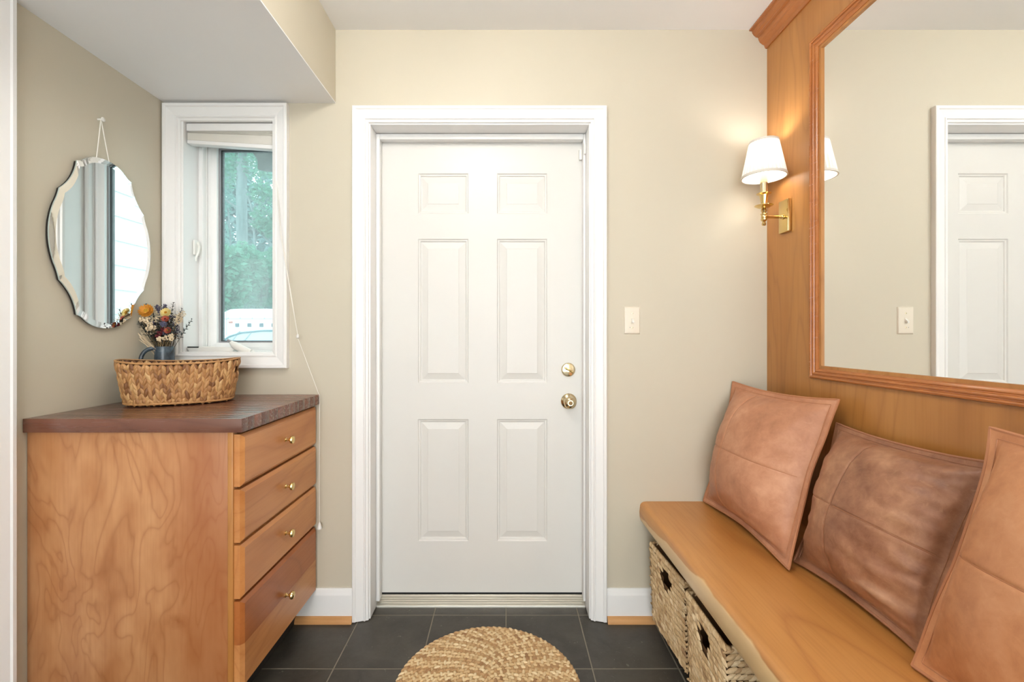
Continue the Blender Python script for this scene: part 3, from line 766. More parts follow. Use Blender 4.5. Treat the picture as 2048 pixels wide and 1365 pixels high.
def drawer_board(name, z0, z1, parent, bev_top=True, bev_bot=True, mat=None):
    y0, y1 = CY0+.006, CY1-.008; xb, xf = CXF-.002, -.786; s = .011
    zt = z1-(s if bev_top else 0); zb = z0+(s if bev_bot else 0)
    v = [(xb, y0, z0), (xb, y1, z0), (xb, y1, z1), (xb, y0, z1), (xf-.009, y0, z0), (xf-.009, y1, z0), (xf-.009, y1, z1), (xf-.009, y0, z1), (xf, y0+s, zb), (xf, y1-s, zb), (xf, y1-s, zt), (xf, y0+s, zt)]
    f = [(0, 1, 2, 3), (0, 1, 5, 4), (1, 2, 6, 5), (2, 3, 7, 6), (3, 0, 4, 7), (4, 5, 9, 8), (5, 6, 10, 9), (6, 7, 11, 10), (7, 4, 8, 11), (8, 9, 10, 11)]
    return MB().add(v, f).build(name, mat or M_CHERRY_DRAWER, parent, smooth=False)
KY = 1.604
M_DR_D = wood('cherry_drawer_red', srgb(130, 68, 32), srgb(172, 100, 52), srgb(190, 118, 66), 'y', 4.5, .36, .3, .3)
for (z0, z1), kz in zip(dz, (.816, .650, .483, .262)):
    if z1-z0 > .2:
        dr = drawer_board('drawer_front', .262, z1, cab, True, False, M_DR_D)
        drawer_board('lower_board', z0, .2615, dr, False, True)
    else: dr = drawer_board('drawer_front', z0, z1, cab)
    MB().lathe([(.0075, 0), (.0075, .003), (.0045, .006), (.0042, .013), (.007, .016), (.0125, .020), (.0145, .0245), (.013, .029), (.008, .0315), (0, .0322)], (-.7865, KY, kz), 'x', 22).build('knob', M_BRASS, dr)
ctop = thing('countertop', (-1.1, 1.6, .902), 'dark walnut stave countertop on the drawer cabinet', 'countertop')
rnd = random.Random(3); y = 1.326; ed = [y]
while y < CY1-.03: y += rnd.choice((.028, .034, .040, .048)); ed.append(min(y, CY1))
ed[-1] = CY1
base_st = None
for a, b in zip(ed[:-1], ed[1:]):
    box('stave', XL+.002, -.779, a+.0001, b-.0001, .9015, CT, M_WALNUT, ctop, .0002)

# ------------------------------------------------------------------ mug with dried flowers
M_MUG = NT('blue_grey_glaze')
_f = M_MUG.noise(M_MUG.coord(), 26, 4, .6)
M_MUG.p(Base_Color=M_MUG.ramp(_f, [(.3, srgb(40, 48, 56)), (.55, srgb(66, 80, 92)), (.8, srgb(110, 124, 132))]), Roughness=.22); M_MUG = M_MUG.m
MX, MY = -1.352, 1.782; MZ = CT+.203
mug = thing('ceramic_mug', (MX, MY, CT), 'tall blue-grey glazed ceramic mug behind the oval basket', 'mug')
MB().lathe([(0, CT), (.034, CT), (.037, CT+.004), (.036, CT+.06), (.0335, CT+.14), (.0325, MZ-.004), (.0315, MZ), (.0295, MZ-.001), (.0295, CT+.01), (0, CT+.009)], (MX, MY, 0), 'z', 36).build('body', M_MUG, mug)
hd = Vector((-.62, -.78, 0)).normalized()
hp = []
for k in range(17):
    t = k/16; a = math.pi*(.5-t)
    r = .030+.045*math.cos(a)**.8 if math.cos(a) > 0 else .030
    hp.append(Vector((MX, MY, MZ-.052+.045*math.sin(a))) + hd*r)
MB().tube(hp, [.008]*3+[.0072]*11+[.0075]*3, 10).build('handle', M_MUG, mug)

bq = thing('dried_bouquet', (MX, MY, MZ), 'dried flower bouquet of strawflowers, thistle and eucalyptus in the mug', 'bouquet')
M_STEM = paint('dry_stem', srgb(150, 128, 92), .8); M_STEM_D = paint('dark_stem', srgb(70, 62, 46), .8)
M_EUC = paint('dried_eucalyptus', srgb(56, 64, 64), .6, 0, .2)
M_PET_O = paint('orange_petals', srgb(204, 138, 44), .6, 0, .15); M_PET_Y = paint('pale_yellow_petals', srgb(224, 204, 132), .6, 0, .12)
M_PET_R = paint('deep_red_petals', srgb(104, 34, 42), .6, 0, .2); M_PET_C = paint('coral_petals', srgb(178, 88, 66), .6, 0, .2)
M_CREAM = paint('cream_blossom', srgb(226, 206, 174), .7, 0, .12); M_LAV = paint('lavender_blossom', srgb(84, 80, 100), .7, 0, .2)
M_THIS = paint('thistle_blue', srgb(98, 98, 122), .7, 0, .2); M_EYE = paint('flower_eye', srgb(196, 140, 30), .7, 0, .2)
M_DRYLEAF = paint('dry_brown_leaf', srgb(88, 66, 50), .8, 0, .2)
rb_ = random.Random(21)
root = lambda: Vector((MX+rb_.uniform(-.02, .02), MY+rb_.uniform(-.02, .02), MZ-.05))
def tip(px, pz, dy):   # offsets in metres from the mug rim centre
    return Vector((MX+px, MY+dy, MZ+pz))
def stem(a, b, r=.0013, parent=None, mat=None, bow=.01):
    m = (a+b)/2 + Vector((0, 0, bow)); pts = [a.lerp(m, t).lerp(m.lerp(b, t), t) for t in np.linspace(0, 1, 7)]
    return MB().tube(pts, r, 5).build('stem', mat or M_STEM, parent)
def straw(t, r, mat, eye=M_EYE, face=Vector((.25, -1, .35))):
    n = face.normalized(); a = n.orthogonal().normalized(); b = n.cross(a)
    mb = MB()
    for ring, (cnt, rr, lift, ln) in enumerate(((16, .55, .0, .5), (14, .42, .16, .45), (11, .28, .3, .36))):
        for k in range(cnt):
            an = 2*math.pi*(k+.5*ring)/cnt + rb_.uniform(-.1, .1)
            d = a*math.cos(an)+b*math.sin(an); s = n.cross(d)
            c0 = t + d*r*(rr-.15) + n*r*lift*.5; c1 = t + d*r*(rr+ln*.5) + n*r*(lift+.10); c2 = t + d*r*(rr+ln) + n*r*(lift+.34)
            w = r*.17
            mb.add([c0-s*w*.6, c0+s*w*.6, c1+s*w*1.2, c1-s*w*1.2, c2, c1+n*r*-.05], [(0, 1, 2, 3), (3, 2, 4)])
    o = mb.build('strawflower', mat, bq)
    eb = MB()
    for k in range(26):
        q = math.sqrt((k+.5)/26)*r*.30; an = k*2.4
        eb.lathe([(r*.05, 0), (r*.05, r*.28), (0, r*.34)], (0, 0, 0), 'z', 5)
        M_ = [Vector(p) for p in eb.v[-15:]]
        for i, p in enumerate(M_):
            eb.v[len(eb.v)-15+i] = tuple(t + a*(math.cos(an)*q+p.x) + b*(math.sin(an)*q+p.y) + n*p.z)
    eo = eb.build('flower_centre', eye, o); eo['kind'] = 'stuff'
    stem(root(), t - n*r*.1, .0015, o)
def blob_cluster(name, t, rad, cnt, size, mat, flat=1.0, smat=None):
    mb = MB()
    for k in range(cnt):
        d = Vector((rb_.gauss(0, 1), rb_.gauss(0, 1), rb_.gauss(0, 1)*flat)).normalized()*rad*rb_.uniform(.4, 1)
        s = size*rb_.uniform(.6, 1.3); c = t+d
        mb.add([c+Vector(q)*s for q in ((1, 0, 0), (-1, 0, 0), (0, 1, 0), (0, -1, 0), (0, 0, 1), (0, 0, -1))], [(0, 2, 4), (2, 1, 4), (1, 3, 4), (3, 0, 4), (2, 0, 5), (1, 2, 5), (3, 1, 5), (0, 3, 5)])
    o = mb.build(name, mat, bq); o['kind'] = 'stuff'
    stem(root(), t, .001, o, smat)
    return o
def euc(t, ln=.10, pairs=8, leaf=.011):
    r0 = root(); o_mb = MB(); d = (t-r0)
    for k in range(pairs):
        s_ = 1-ln*(1-k/(pairs-1))/d.length; c = r0+d*s_ + Vector((0, 0, .008*math.sin(math.pi*s_)))
        for sgn in (1, -1):
            an = k*1.6; side = d.normalized().orthogonal(); side.rotate(__import__('mathutils').Quaternion(d.normalized(), an)); side *= sgn
            L = leaf*(1-.45*k/pairs); w = side.cross(d.normalized())
            e = c+side*L+d.normalized()*L*.5; m = (c+e)/2
            o_mb.add([c, m+w*L*.33+d.normalized()*L*.1, e, m-w*L*.33+d.normalized()*L*.1], [(0, 1, 2, 3)])
    o = o_mb.build('eucalyptus_sprig', M_EUC, bq)
    stem(r0, t, .0009, o, M_STEM_D, .008)
def grass(t, cnt=6):
    r0 = root(); mb = MB()
    for k in range(cnt):
        e = t+Vector((rb_.uniform(-.014, .014), rb_.uniform(-.014, .014), rb_.uniform(-.012, .012))); m = r0.lerp(e, .75)
        mb.tube([r0, m, m.lerp(e, .5), e], [.0006, .0009, .0014, .0003], 5)
    o = mb.build('grass_tuft', M_CREAM, bq); o['kind'] = 'stuff'
straw(tip(-.047, .138, -.03), .027, M_PET_O, paint('yellow_eye', srgb(220, 184, 70), .7, 0, .2)); straw(tip(.021, .132, -.02), .019, M_PET_Y)
straw(tip(.026, .107, -.03), .014, M_PET_C, M_PET_R); straw(tip(.040, .062, -.035), .013, M_PET_C)
for q in ((.012, .052, -.04), (.020, .066, -.035), (.004, .040, -.04)): blob_cluster('red_blossom', tip(*q), .009, 26, .0034, M_PET_R)
th_ = blob_cluster('thistle_head', tip(.031, .088, -.045), .0135, 70, .003, M_THIS, .9)
for q in ((-.018, .146, -.005), (-.012, .128, -.01), (-.030, .155, .0), (-.008, .160, .01), (.0, .150, .0)): blob_cluster('lavender_sprig', tip(*q), .010, 34, .0027, M_LAV, 1.6, M_STEM_D)
for q in ((-.055, .104, -.045), (-.035, .100, -.05), (-.02, .088, -.05), (-.045, .112, -.03), (-.008, .075, -.05), (-.028, .068, -.045), (.034, .032, -.045), (.048, .040, -.03), (.018, .028, -.05), (.05, .03, -.03), (-.065, .118, -.02)):
    blob_cluster('cream_blossom', tip(*q), .011, 30, .0038, M_CREAM, .8)
for q in ((.0, .128, -.01), (.008, .112, -.015), (-.004, .105, -.02), (.052, .115, .0), (.060, .100, -.01), (.058, .128, .01), (-.078, .10, -.01)):
    blob_cluster('statice_spray', tip(*q), .017, 60, .0022, M_CREAM, 1.1)
euc(tip(-.082, .185, .0), .085); euc(tip(.027, .172, .01), .06); euc(tip(.142, .103, -.05), .10, 10); euc(tip(.068, .148, .0), .06)
euc(tip(-.090, .130, -.01), .08); euc(tip(-.078, .118, -.02), .09); euc(tip(-.06, .15, .01), .09); euc(tip(.07, .075, -.04), .07); euc(tip(-.015, .06, -.05), .06, 7); euc(tip(-.045, .075, -.045), .06, 7)
for k in range(34):
    q = (rb_.uniform(-.075, .062), rb_.uniform(.035, .135), rb_.uniform(-.03, .03))
    if abs(q[0]) > .03+.4*q[1]: continue
    blob_cluster('filler_blossom', tip(*q), .015, 44, .0026, (M_CREAM, M_LAV, M_DRYLEAF)[k % 3], 1.1, M_STEM_D)
for k in range(18): euc(tip(rb_.uniform(-.07, .06), rb_.uniform(.05, .13), rb_.uniform(-.05, .0)), .06, 8, .013)
for q in ((-.07, .062, -.03), (-.06, .045, -.045), (-.045, .035, -.05), (-.078, .085, -.02), (-.03, .022, -.05), (-.085, .05, -.01)): grass(tip(*q))

# ------------------------------------------------------------------ scalloped mirror on the left wall
wm = thing('scalloped_mirror', (XL, 1.587, 1.51), 'scalloped mirror without a frame, hung by a cord on the left wall', 'mirror')
def outline():
    q = []
    def arc(p0, c, p1, n): 
        for i in range(n):
            t = i/n; q.append(tuple((1-t)**2*a+2*t*(1-t)*b+t*t*d for a, b, d in zip(p0, c, p1)))
    half = []
    # right half, top to bottom (y across the wall, z up)
    arc((0, .297), (.050, .297), (.080, .270), 8); arc((.080, .270), (.092, .258), (.107, .255), 5)
    arc((.107, .255), (.116, .190), (.165, .146), 8)
    arc((.165, .146), (.170, .120), (.182, .095), 5); arc((.182, .095), (.216, .0), (.182, -.095), 16); arc((.182, -.095), (.170, -.120), (.165, -.146), 5)
    arc((.165, -.146), (.116, -.190), (.107, -.255), 8)
    arc((.107, -.255), (.092, -.258), (.080, -.270), 5); arc((.080, -.270), (.050, -.297), (0, -.297), 8)
    q.append((0, -.297)); L = q[:]
    return L + [(-a, b) for a, b in L[-2:0:-1]]
ol = outline(); n = len(ol)
inn = [(a*(1-.019/math.hypot(a, b)), b*(1-.019/math.hypot(a, b))) for a, b in ol]
X_B, X_F = XL+.012, XL+.017
M3 = lambda pts, x: [(x, 1.587+a, 1.510+b) for a, b in pts]
body = MB().add(M3(inn, X_F+.0012)+M3([(0, 0)], X_F+.0012), [(i, (i+1) % n, n) for i in range(n)]).build('mirror_glass', M_MIRROR, wm, smooth=False)
mb = MB(); mb.add(M3(inn, X_F+.0012)+M3(ol, X_F-.0010), [(i, (i+1) % n, n+(i+1) % n, n+i) for i in range(n)]); mb.build('bevel', mirror_mat('bevel_silver', (.95, .955, .955, 1)), wm, smooth=False)
MB().add(M3(ol, X_F-.0010)+M3(ol, X_B), [(i, (i+1) % n, n+(i+1) % n, n+i) for i in range(n)]).build('glass_edge', paint('glass_edge_green', srgb(178, 190, 184), .15), wm, smooth=False)
MB().add(M3([(a*.99, b*.99) for a, b in ol], X_B)+M3([(a*.99, b*.99) for a, b in ol], XL+.004), [(i, (i+1) % n, n+(i+1) % n, n+i) for i in range(n)]+[tuple(range(n, 2*n))]).build('backing', M_DARK, wm, smooth=False)
nail = (XL+.001, 1.571, 1.943)
MB().lathe([(.003, 0), (.003, .016), (.007, .017), (.0075, .020), (.004, .022), (0, .022)], nail, 'x', 14).build('nail', M_WHITE_PLASTIC, wm)
for yy in (1.553, 1.612):
    MB().tube([(XL+.012, 1.571, 1.945), (XL+.011, (1.571+yy)/2, 1.86), (XL+.010, yy, 1.78)], .0016, 6).build('hanging_cord', M_CORD, wm)

# ------------------------------------------------------------------ cushions
def leather(name, c0, c1, c2, seed):
    n = NT(name); v = n.coord(loc=(seed, seed*.7, 0))
    a = n.noise(v, 7, 4, .6, .3); b = n.noise(v, 34, 4, .65, .4)
    c = n.ramp(n.math('MULTIPLY_ADD', b, .35, n.math('MULTIPLY', a, .75)), [(.35, c0), (.55, c1), (.78, c2)])
    sx = n.noise(n.coord((1, 1, 1), rot=(.6, .4, .2), loc=(seed, 0, 0)), 22, 3, .5, 3.0)
    scr = n.math('MULTIPLY', n.math('SUBTRACT', sx, .62, clamp=True), 2.2, clamp=True)
    c = n.mix(scr, c, c2)
    n.p(Base_Color=c, Roughness=n.math('MULTIPLY_ADD', a, .2, .36))
    n.bump(n.math('ADD', n.math('MULTIPLY', n.noise(n.coord(), 500, 2), .35), b), .12, .004)
    return n.m
def cushion(label, BL, BR, TR, TL, T, mat, edge_mat, us, vs_, seed, wr=.006):
    BL, BR, TR, TL = map(Vector, (BL, BR, TR, TL))
    ctr = (BL+BR+TR+TL)/4; nrm = (BR-BL).cross(TL-BL).normalized()
    if nrm.x > 0: nrm = -nrm
    b = thing('leather_cushion', ((BL+BR)/2).to_tuple(), label, 'cushion', 'leather cushions on the bench')
    F = .915
    def lines(s):
        l = list(np.linspace(-1, 1, 53)) + [s-.02, s-.008, s, s+.008, s+.02, F, -F, F+.012, -F-.012]
        return sorted(set(round(x, 5) for x in l))
    U, V = lines(us), lines(vs_)
    def pos(u, v, side, extra=0.0):
        u_ = u*(1-.065*(1-v*v)*(abs(u)**2)); v_ = v*(1-.065*(1-u*u)*(abs(v)**2))
        a, c = (u_+1)/2, (v_+1)/2
        p = BL*(1-a)*(1-c)+BR*a*(1-c)+TR*a*c+TL*(1-a)*c
        p = p + nrm*.010*mnoise.noise((u*1.6+seed, v*1.6, 3.0))*max(abs(u), abs(v))**3
        h = .0025
        au, av = min(1, abs(u)/F), min(1, abs(v)/F)
        puff = (max(0, 1-au**2.2)**.62)*(max(0, 1-av**2.2)**.62)
        h += T*puff*(1 if side > 0 else .45)
        if side > 0 and puff > 0:
            e = math.exp(-((1-au)/.45)**2)+math.exp(-((1-av)/.35)**2)
            w = mnoise.noise((u*2.2+seed*3, v*7.5, seed))*.9 + .5*mnoise.noise((u*5+seed, v*13, 1.0))
            h += wr*w*min(1, puff*2)*(.22+e*(1.6 if u > 0 else .5))
            h += .012*mnoise.noise((u*1.3+seed, v*1.3, 7.0))*puff
            g = math.exp(-((u-us)/.012)**2) + math.exp(-((v-vs_)/.012)**2)
            h -= .0035*min(1, g)*min(1, puff*3)
        return p + nrm*(h+extra)*side
    mb = MB()
    nu, nv = len(U), len(V)
    for side in (1, -1):
        v = [tuple(pos(u, w, side)) for w in V for u in U]
        f = [(j*nu+i, j*nu+i+1, (j+1)*nu+i+1, (j+1)*nu+i) for j in range(nv-1) for i in range(nu-1)]
        mb.add(v, f)
    # close the rim
    k0 = nu*nv; rimi = [i for i in range(nu)] + [j*nu+nu-1 for j in range(1, nv)] + [(nv-1)*nu+i for i in range(nu-2, -1, -1)] + [j*nu for j in range(nv-2, 0, -1)]
    for a, c in zip(rimi, rimi[1:]+rimi[:1]): mb.f.append((a, c, c+k0, a+k0))
    mb.build('cover', mat, b, angle=80)
    ring = [pos(u, -1, 0) for u in U] + [pos(1, w, 0) for w in V[1:]] + [pos(u, 1, 0) for u in U[::-1][1:]] + [pos(-1, w, 0) for w in V[::-1][1:]]
    MB().tube(ring, .0042, 6, cap=False).build('edge_binding', edge_mat, b)
    MB().tube([pos(us, w, 1, .0004) for w in V if abs(w) < F], .0011, 5).build('seam', edge_mat, b)
    MB().tube([pos(u, vs_, 1, .0004) for u in U if abs(u) < F], .0011, 5).build('seam', edge_mat, b)
    fl_ = F+.018
    ring = [pos(u, -fl_, 1, .0006) for u in U if abs(u) <= fl_] + [pos(fl_, w, 1, .0006) for w in V if abs(w) <= fl_] + [pos(u, fl_, 1, .0006) for u in U[::-1] if abs(u) <= fl_] + [pos(-fl_, w, 1, .0006) for w in V[::-1] if abs(w) <= fl_]
    MB().tube(ring+ring[:1], .0009, 5, cap=False).build('flange_stitching', edge_mat, b)
    return b
EDGE1 = paint('tan_edge', srgb(176, 118, 82), .55, .1, .12); EDGE2 = paint('brown_edge', srgb(158, 106, 76), .55, .1, .12)
L1 = leather('tan_leather', srgb(160, 106, 76), srgb(184, 128, 96), srgb(206, 154, 122), 1.0)
L2 = leather('brown_leather', srgb(118, 74, 50), srgb(154, 106, 78), srgb(190, 144, 110), 5.0)
L3 = leather('orange_tan_leather', srgb(168, 108, 70), srgb(194, 134, 92), srgb(210, 156, 116), 9.0)
cushion('tan leather cushion in the bench corner against the door wall', (.825, 1.862, .502), (.832, 1.318, .502), (1.050, 1.425, .985), (.945, 1.868, .995), .105, L1, EDGE1, -.30, -.02, 2.0, .005)
cushion('dark brown leather cushion between the two tan ones', (.880, 1.365, .502), (.885, .945, .502), (1.045, .955, .915), (1.056, 1.440, .908), .100, L2, EDGE2, -.16, -.06, 5.0, .0095)
cushion('orange-tan leather cushion at the near end of the bench', (.842, .935, .502), (.845, .40, .502), (1.02, .42, 1.0), (.985, .915, 1.0), .105, L3, EDGE1, .1, .0, 8.0, .005)

# ------------------------------------------------------------------ braided round mat
def braided_mat():
    cx, cy, R = -.062, 1.505, .315
    b = thing('braided_mat', (cx, cy, 0), 'round tan braided mat on the slate floor before the door', 'mat')
    MB().lathe([(R-.006, .0005), (R-.0005, .003), (R, .006), (R-.001, .0095), (R-.005, .0115), (R-.016, .0105), (0, .009)], (cx, cy, 0), 'z', 96).build('mat_base', paint('mat_base', srgb(186, 148, 102), .9, .3, .15), b)
    st = Strands(); rr = random.Random(8); w = .0205
    k = 0; r = R-w/2-.003
    while r > .006:
        n = max(6, int(2*math.pi*r/.0215)); ph = rr.random()
        for i in range(n):
            for lane, sg in ((.25, 1), (-.25, -1)):
                a = 2*math.pi*(i+ph+(.5 if sg < 0 else 0))/n; rad = r+lane*w
                d = Vector((math.cos(a), math.sin(a), 0)); t = Vector((-d.y, d.x, 0))
                L = (t*1.0+d*sg*.85).normalized(); W = Vector((-L.y, L.x, 0))
                sh_ = rr.gauss(.72, .16) - (.42 if (i*2+(sg > 0)) % 3 == 0 else 0)
                z = .0075 + rr.uniform(-.0008, .0012)
                st.leaf(Vector((cx, cy, z))+d*rad, L*.0255, W*.0128, Vector((0, 0, 1))*.0075, min(1, max(0, sh_)))
        r -= w; k += 1
    st.build('braid', strand_mat('braided_fibre', [(0, srgb(156, 116, 78)), (.35, srgb(196, 160, 114)), (.7, srgb(224, 198, 152)), (1, srgb(238, 220, 180))], .8), b)
braided_mat()

# ------------------------------------------------------------------ outside
M_SIDING = paint('white_siding', srgb(236, 238, 238), .5)
se_ = struct_root('wall_exterior', (.9, 2.1, 0), 'white clapboard side wall outside, seen in the scalloped mirror')
box('wall_core', .93, 1.05, 2.06, 9.0, -.3, 5.0, M_SIDING, se_)
for k in range(22):
    z = -.25+k*.235
    MB().prism([(.93, 0, z), (.904, 0, z), (.918, 0, z+.235), (.93, 0, z+.235)], (0, 2.06, 0), (0, 9.0, 0)).build('siding_board', M_SIDING, se_)
gm = NT('asphalt'); gm.p(Base_Color=gm.ramp(gm.noise(gm.coord(), 3, 5), [(.3, srgb(120, 122, 122)), (.7, srgb(150, 150, 148))]), Roughness=.9)
tag(box('ground', -60, 30, WALL_Y+WT+.01, 70, -.25, -.2, gm.m), 'grey driveway outside the window', kind='structure')
tag(box('door_stoop', -1.0, .89, WALL_Y+WT+.005, 3.2, -.2, -.02, gm.m), 'concrete stoop outside the entry door', kind='structure')

# folded grey-green stand-in for an unclear shape; its arm is added
fm = NT('weathered_grey_green'); fm.p(Base_Color=fm.ramp(fm.noise(fm.coord(), 25, 4), [(.3, srgb(44, 52, 46)), (.7, srgb(70, 80, 70))]), Roughness=.7)
FY = 2.32
fpt = lambda px, pz: ((px-1012)/900*FY, CAM_H+(672-pz)/900*FY)
fo = MB(); poly = [(492, 290), (500, 306), (512, 322), (521, 335), (524, 340), (532, 343), (541, 341), (549, 332), (556, 318), (560, 290)]
fa = [fpt(*p) for p in poly]; v = []
for j in range(7):
    t = j/6
    for i, (x, z) in enumerate(fa):
        cxm = sum(p[0] for p in fa)/len(fa); czm = max(p[1] for p in fa)
        k_ = 1-.30*t
        v.append((cxm+(x-cxm)*k_+.02*math.sin(3*t+i), FY-.02+.10*math.sin(t*1.6)+.01*math.sin(i*1.7), czm+(z-czm)*(1-.25*t)))
nf = len(fa); f = [tuple(range(nf))]
for j in range(6):
    for i in range(nf-1): f.append((j*nf+i, j*nf+i+1, (j+1)*nf+i+1, (j+1)*nf+i))
f.append(tuple(range(6*nf, 7*nf)))
fo.add(v, f)
o = thing('flap_stand_in', (-1.15, FY, 2.1), 'x', 'stand_in'); fo.build('flap', fm.m, o)
MB().tube([(fa[0][0]+.06, 2.052, 2.33), (fa[0][0]+.07, FY+.03, 2.30), (fa[0][0]+.08, FY+.03, 2.16)], .012, 8).build('arm', fm.m, o); tag(o, 'folded grey-green stand-in for an unclear shape outside the top of the window', 'stand_in')

# white trailer
M_BODY = paint('white_vehicle_paint', srgb(244, 246, 248), .3); M_VGLASS = paint('dark_vehicle_glass', srgb(70, 96, 110), .12); M_LINE = paint('grey_seam', srgb(170, 178, 182), .5)
TY = 16.0
tr_ = thing('trailer', (-7, TY, -.2), 'white enclosed trailer with a row of small square windows, seen through the window', 'trailer')
tp = [(-10.15, .55), (-10.15, 1.70), (-10.05, 2.02), (-9.82, 2.13), (-9.5, 2.15), (-3.6, 2.15), (-3.5, 2.05), (-3.5, .55)]
MB().prism([(a, 0, b) for a, b in tp], (0, TY, 0), (0, TY+2.3, 0)).build('body', M_BODY, tr_, bevel=.04)
box('belt_rail', -10.14, -3.5, TY-.02, TY, 1.785, 1.80, M_LINE, tr_)
box('corner_seam', -9.945, -9.93, TY-.01, TY, .6, 2.1, M_LINE, tr_)
for k in range(14): box('side_window', -9.62+k*.43, -9.485+k*.43, TY-.015, TY+.01, 1.50, 1.63, M_VGLASS, tr_)
for k in range(14): MB().lathe([(.022, 0), (.02, -.02), (0, -.025)], (-9.88+k*.43, TY, 1.825), 'y', 10).build('rivet', M_LINE, tr_)
box('marker_lamp', -9.85, -9.71, TY-.02, TY, 1.635, 1.70, paint('red_lamp', srgb(190, 110, 96), .4), tr_, .005)
for x in (-7.6, -6.8): 
    wh = MB().lathe([(.33, 0), (.34, .03), (.34, .19), (.33, .22)], (x, TY-.05, .13), 'y', 24).build('wheel', M_BLACK, tr_)
    MB().lathe([(.19, -.005), (.17, .03), (0, .03)], (x, TY-.052, .13), 'y', 20).build('hub_cap', M_LINE, wh)

# white car: side-on
CY = 7.5
car = thing('car', (-3.4, CY, -.2), 'white car parked outside, its roof and side glass seen through the window', 'car')
def car_sec(pts, y0, y1, name, mat, par, bev=.03): return MB().prism([(a, 0, b) for a, b in pts], (0, y0, 0), (0, y1, 0)).build(name, mat, par, bevel=bev)
car_sec([(-6.1, .02), (-6.2, .35), (-6.1, .55), (-5.3, .72), (-1.6, .80), (-1.45, .6), (-1.45, .05)], CY, CY+1.75, 'body', M_BODY, car, .06)
roofp = [(-5.5, .72), (-4.75, 1.20), (-4.55, 1.285), (-4.1, 1.325), (-3.6, 1.325), (-2.9, 1.29), (-2.2, 1.19), (-1.7, .80)]
car_sec(roofp, CY+.12, CY+1.63, 'cabin', M_BODY, car, .05)
sidew = [(-5.2, .80), (-4.68, 1.16), (-4.48, 1.225), (-4.1, 1.262), (-3.6, 1.262), (-2.95, 1.225), (-2.4, 1.12), (-2.1, .82)]
for y in (CY+.112,): 
    g_ = car_sec(sidew, y, y+.02, 'side_glass', M_VGLASS_L if False else paint('pale_car_glass', srgb(196, 220, 236), .1), car, 0)
    for x0, x1, dx in ((-4.72, -4.70, .20), (-4.53, -4.505, .22), (-3.3, -3.2, .0)):
        MB().prism([(x0-.15, 0, .80), (x1-.15, 0, .80), (x1+dx, 0, 1.262), (x0+dx, 0, 1.262)], (0, y-.012, 0), (0, y+.012, 0)).build('window_pillar', M_LINE, g_)
ro = [(a, b) for a, b in sidew]
MB().tube([(a, CY+.108, b+.012) for a, b in sidew[0:]], .018, 6).build('window_trim', paint('car_trim', srgb(96, 132, 142), .4), car)
for x in (-5.35, -2.35):
    wh = MB().lathe([(.29, -.02), (.31, .02), (.31, .17), (.29, .2)], (x, CY, .11), 'y', 28).build('wheel', M_BLACK, car)
    MB().lathe([(.20, -.022), (.17, .0), (.05, -.01), (0, -.01)], (x, CY, .11), 'y', 20).build('rim', M_LINE, wh)

# trees and shrubs; outdoor haze is put into the leaf and bark colours
def leafm(name, c0, c1):
    n = NT(name); 
    ge = n.node('ShaderNodeNewGeometry')
    c = n.mix(n.noise(n.coord(), 1.6, 3), c0, c1)
    c = n.mix(n.math('MULTIPLY', ge.outputs['Random Per Island'], .5), c, c1)
    d = n.node('ShaderNodeBsdfDiffuse'); n.set(d.inputs[0], c); t = n.node('ShaderNodeBsdfTranslucent'); n.set(t.inputs[0], c)
    m = n.node('ShaderNodeMixShader', {0: .4}); n.set(m.inputs[1], d); n.set(m.inputs[2], t)
    n.t.links.new(m.outputs[0], n.out.inputs[0]); return n.m
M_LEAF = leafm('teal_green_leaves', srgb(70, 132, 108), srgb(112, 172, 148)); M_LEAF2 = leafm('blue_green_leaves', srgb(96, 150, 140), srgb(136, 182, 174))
bk = NT('haze_tinted_bark'); bk.p(Base_Color=bk.ramp(bk.noise(bk.coord((1, 1, .2)), 8, 5), [(.3, srgb(86, 108, 108)), (.7, srgb(118, 138, 138))]), Roughness=.9); M_BARK = bk.m
rt_ = random.Random(77)
def leaves(mb, c, rx, ry, rz, cnt, s):
    for k in range(cnt):
        while True:
            d = Vector((rt_.uniform(-1, 1), rt_.uniform(-1, 1), rt_.uniform(-1, 1)))
            if d.length < 1: break
        p = Vector(c)+Vector((d.x*rx, d.y*ry, d.z*rz))
        a = Vector((rt_.gauss(0, 1), rt_.gauss(0, 1), rt_.gauss(0, .5))).normalized(); b = a.orthogonal().normalized(); b.rotate(__import__('mathutils').Quaternion(a, rt_.uniform(0, 6)))
        z = s*rt_.uniform(.6, 1.3)
        mb.add([p-a*z, p+b*z*.45, p+a*z, p-b*z*.45], [(0, 1, 2, 3)])
def PW(px, py, y): return Vector(((px-1012)/900*y, y, CAM_H+(672-py)/900*y))
def tree(label, trunk, branches, crowns, mat, y, cat='tree'):
    base = PW(trunk[0][0], 0, y); base.z = -.2
    t = thing('tree' if cat == 'tree' else 'shrub', base.to_tuple(), label, cat)
    pts = [base] + [PW(a, b, y) for a, b, r in trunk]; rs = [trunk[0][2]*1.25] + [r for a, b, r in trunk]
    MB().tube(pts, rs, 12).build('trunk', M_BARK, t)
    for br in branches:
        MB().tube([PW(a, b, y+.2) for a, b, r in br], [r for a, b, r in br], 7).build('branch', M_BARK, t)
    mb = MB()
    for px, py, rx, rz, cnt, s in crowns: leaves(mb, PW(px, py, y), rx, .55, rz, cnt, s)
    o = mb.build('foliage', mat, t, smooth=False); o['kind'] = 'stuff'
    return t
TA = 28.0
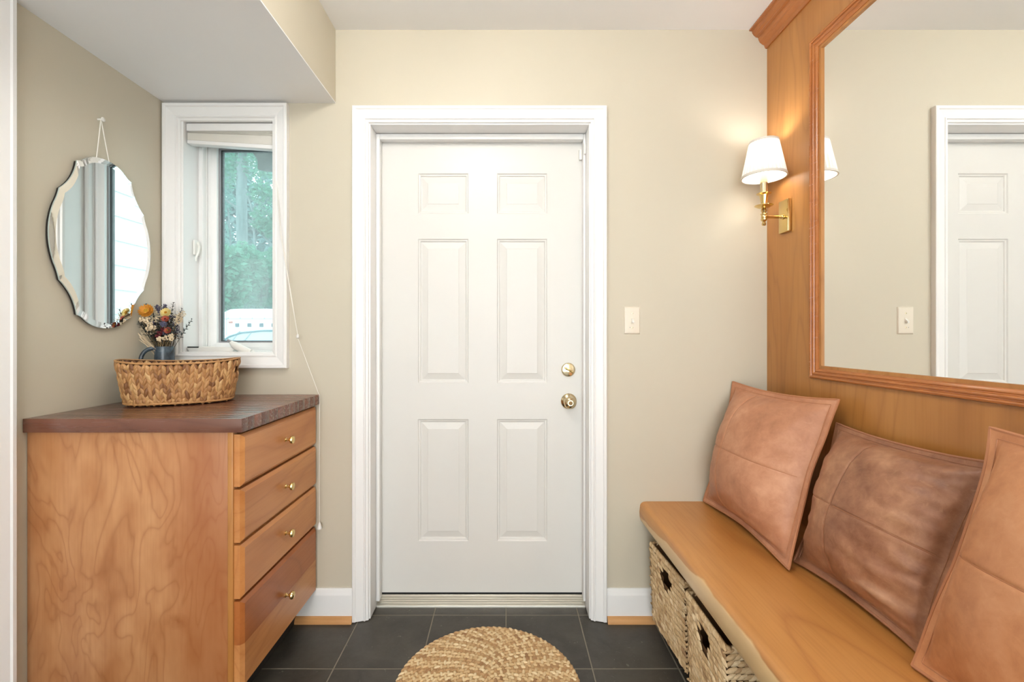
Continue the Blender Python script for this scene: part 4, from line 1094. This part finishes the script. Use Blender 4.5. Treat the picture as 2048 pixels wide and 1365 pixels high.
tree('thick-trunked tree seen through the middle of the window', [(486, 560, .34), (484, 480, .31), (483, 380, .30), (483, 200, .27), (482, 60, .2)],
     [[(483, 420, .09), (468, 412, .08), (452, 400, .06)], [(484, 300, .1), (500, 240, .07), (530, 180, .05)]],
     [(460, 330, 1.1, 1.5, 420, .16), (515, 318, 1.6, 1.4, 620, .16), (470, 250, 2.5, 1.6, 900, .2), (540, 240, 2.0, 1.8, 700, .2), (520, 120, 5, 3.5, 1800, .3)], M_LEAF, TA)
tree('slender forked tree right of the thick trunk outside', [(516, 600, .07), (511, 500, .07), (506, 430, .065), (505, 420, .06), (498, 400, .05), (492, 385, .04)],
     [[(505, 425, .05), (512, 402, .04), (519, 388, .03)], [(507, 475, .04), (514, 468, .03), (519, 462, .025)], [(497, 441, .1), (515, 455, .1), (530, 475, .09), (546, 495, .09)]],
     [(525, 385, .9, .7, 300, .14), (530, 440, .9, .9, 420, .14), (545, 455, .8, .7, 260, .14), (500, 505, .4, .3, 60, .12)], M_LEAF, TA-1.4)
tree('pale slim tree at the left side of the window view', [(462, 600, .05), (461, 470, .05), (457, 430, .045), (455, 390, .04)], [[(460, 460, .04), (452, 440, .03)]],
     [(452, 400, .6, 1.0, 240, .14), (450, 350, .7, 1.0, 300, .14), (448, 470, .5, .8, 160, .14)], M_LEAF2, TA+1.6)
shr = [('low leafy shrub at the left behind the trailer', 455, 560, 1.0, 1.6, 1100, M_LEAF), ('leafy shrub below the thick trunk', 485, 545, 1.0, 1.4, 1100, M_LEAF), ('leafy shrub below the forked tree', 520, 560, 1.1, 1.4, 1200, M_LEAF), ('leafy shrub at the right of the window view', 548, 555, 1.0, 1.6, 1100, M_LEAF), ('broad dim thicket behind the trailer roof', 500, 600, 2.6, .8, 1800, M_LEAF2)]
for si, (lb, px, py, rx, rz, cnt, m) in enumerate(shr):
    tree(lb, [(px, 640, .05), (px+3, 600, .04), (px+2, 560, .03)], [], [(px, py, rx, rz, cnt, .15)], m, 19.2+(0, 1.35, 2.7, 4.05, 5.4)[si], 'shrub')

# woodland added far behind; its pale colour stands in for haze
tl = thing('treeline', PW(500, 672, 48).to_tuple(), 'pale added woodland standing in for the haze behind the trees and the trailer', 'woodland')
mb = MB()
for k in range(26):
    leaves(mb, PW(400+8*k, 470-120*rt_.random()**1.5, 46+rt_.uniform(0, 3)), 2.2, 1.0, rt_.uniform(4, 9), 170, .42)
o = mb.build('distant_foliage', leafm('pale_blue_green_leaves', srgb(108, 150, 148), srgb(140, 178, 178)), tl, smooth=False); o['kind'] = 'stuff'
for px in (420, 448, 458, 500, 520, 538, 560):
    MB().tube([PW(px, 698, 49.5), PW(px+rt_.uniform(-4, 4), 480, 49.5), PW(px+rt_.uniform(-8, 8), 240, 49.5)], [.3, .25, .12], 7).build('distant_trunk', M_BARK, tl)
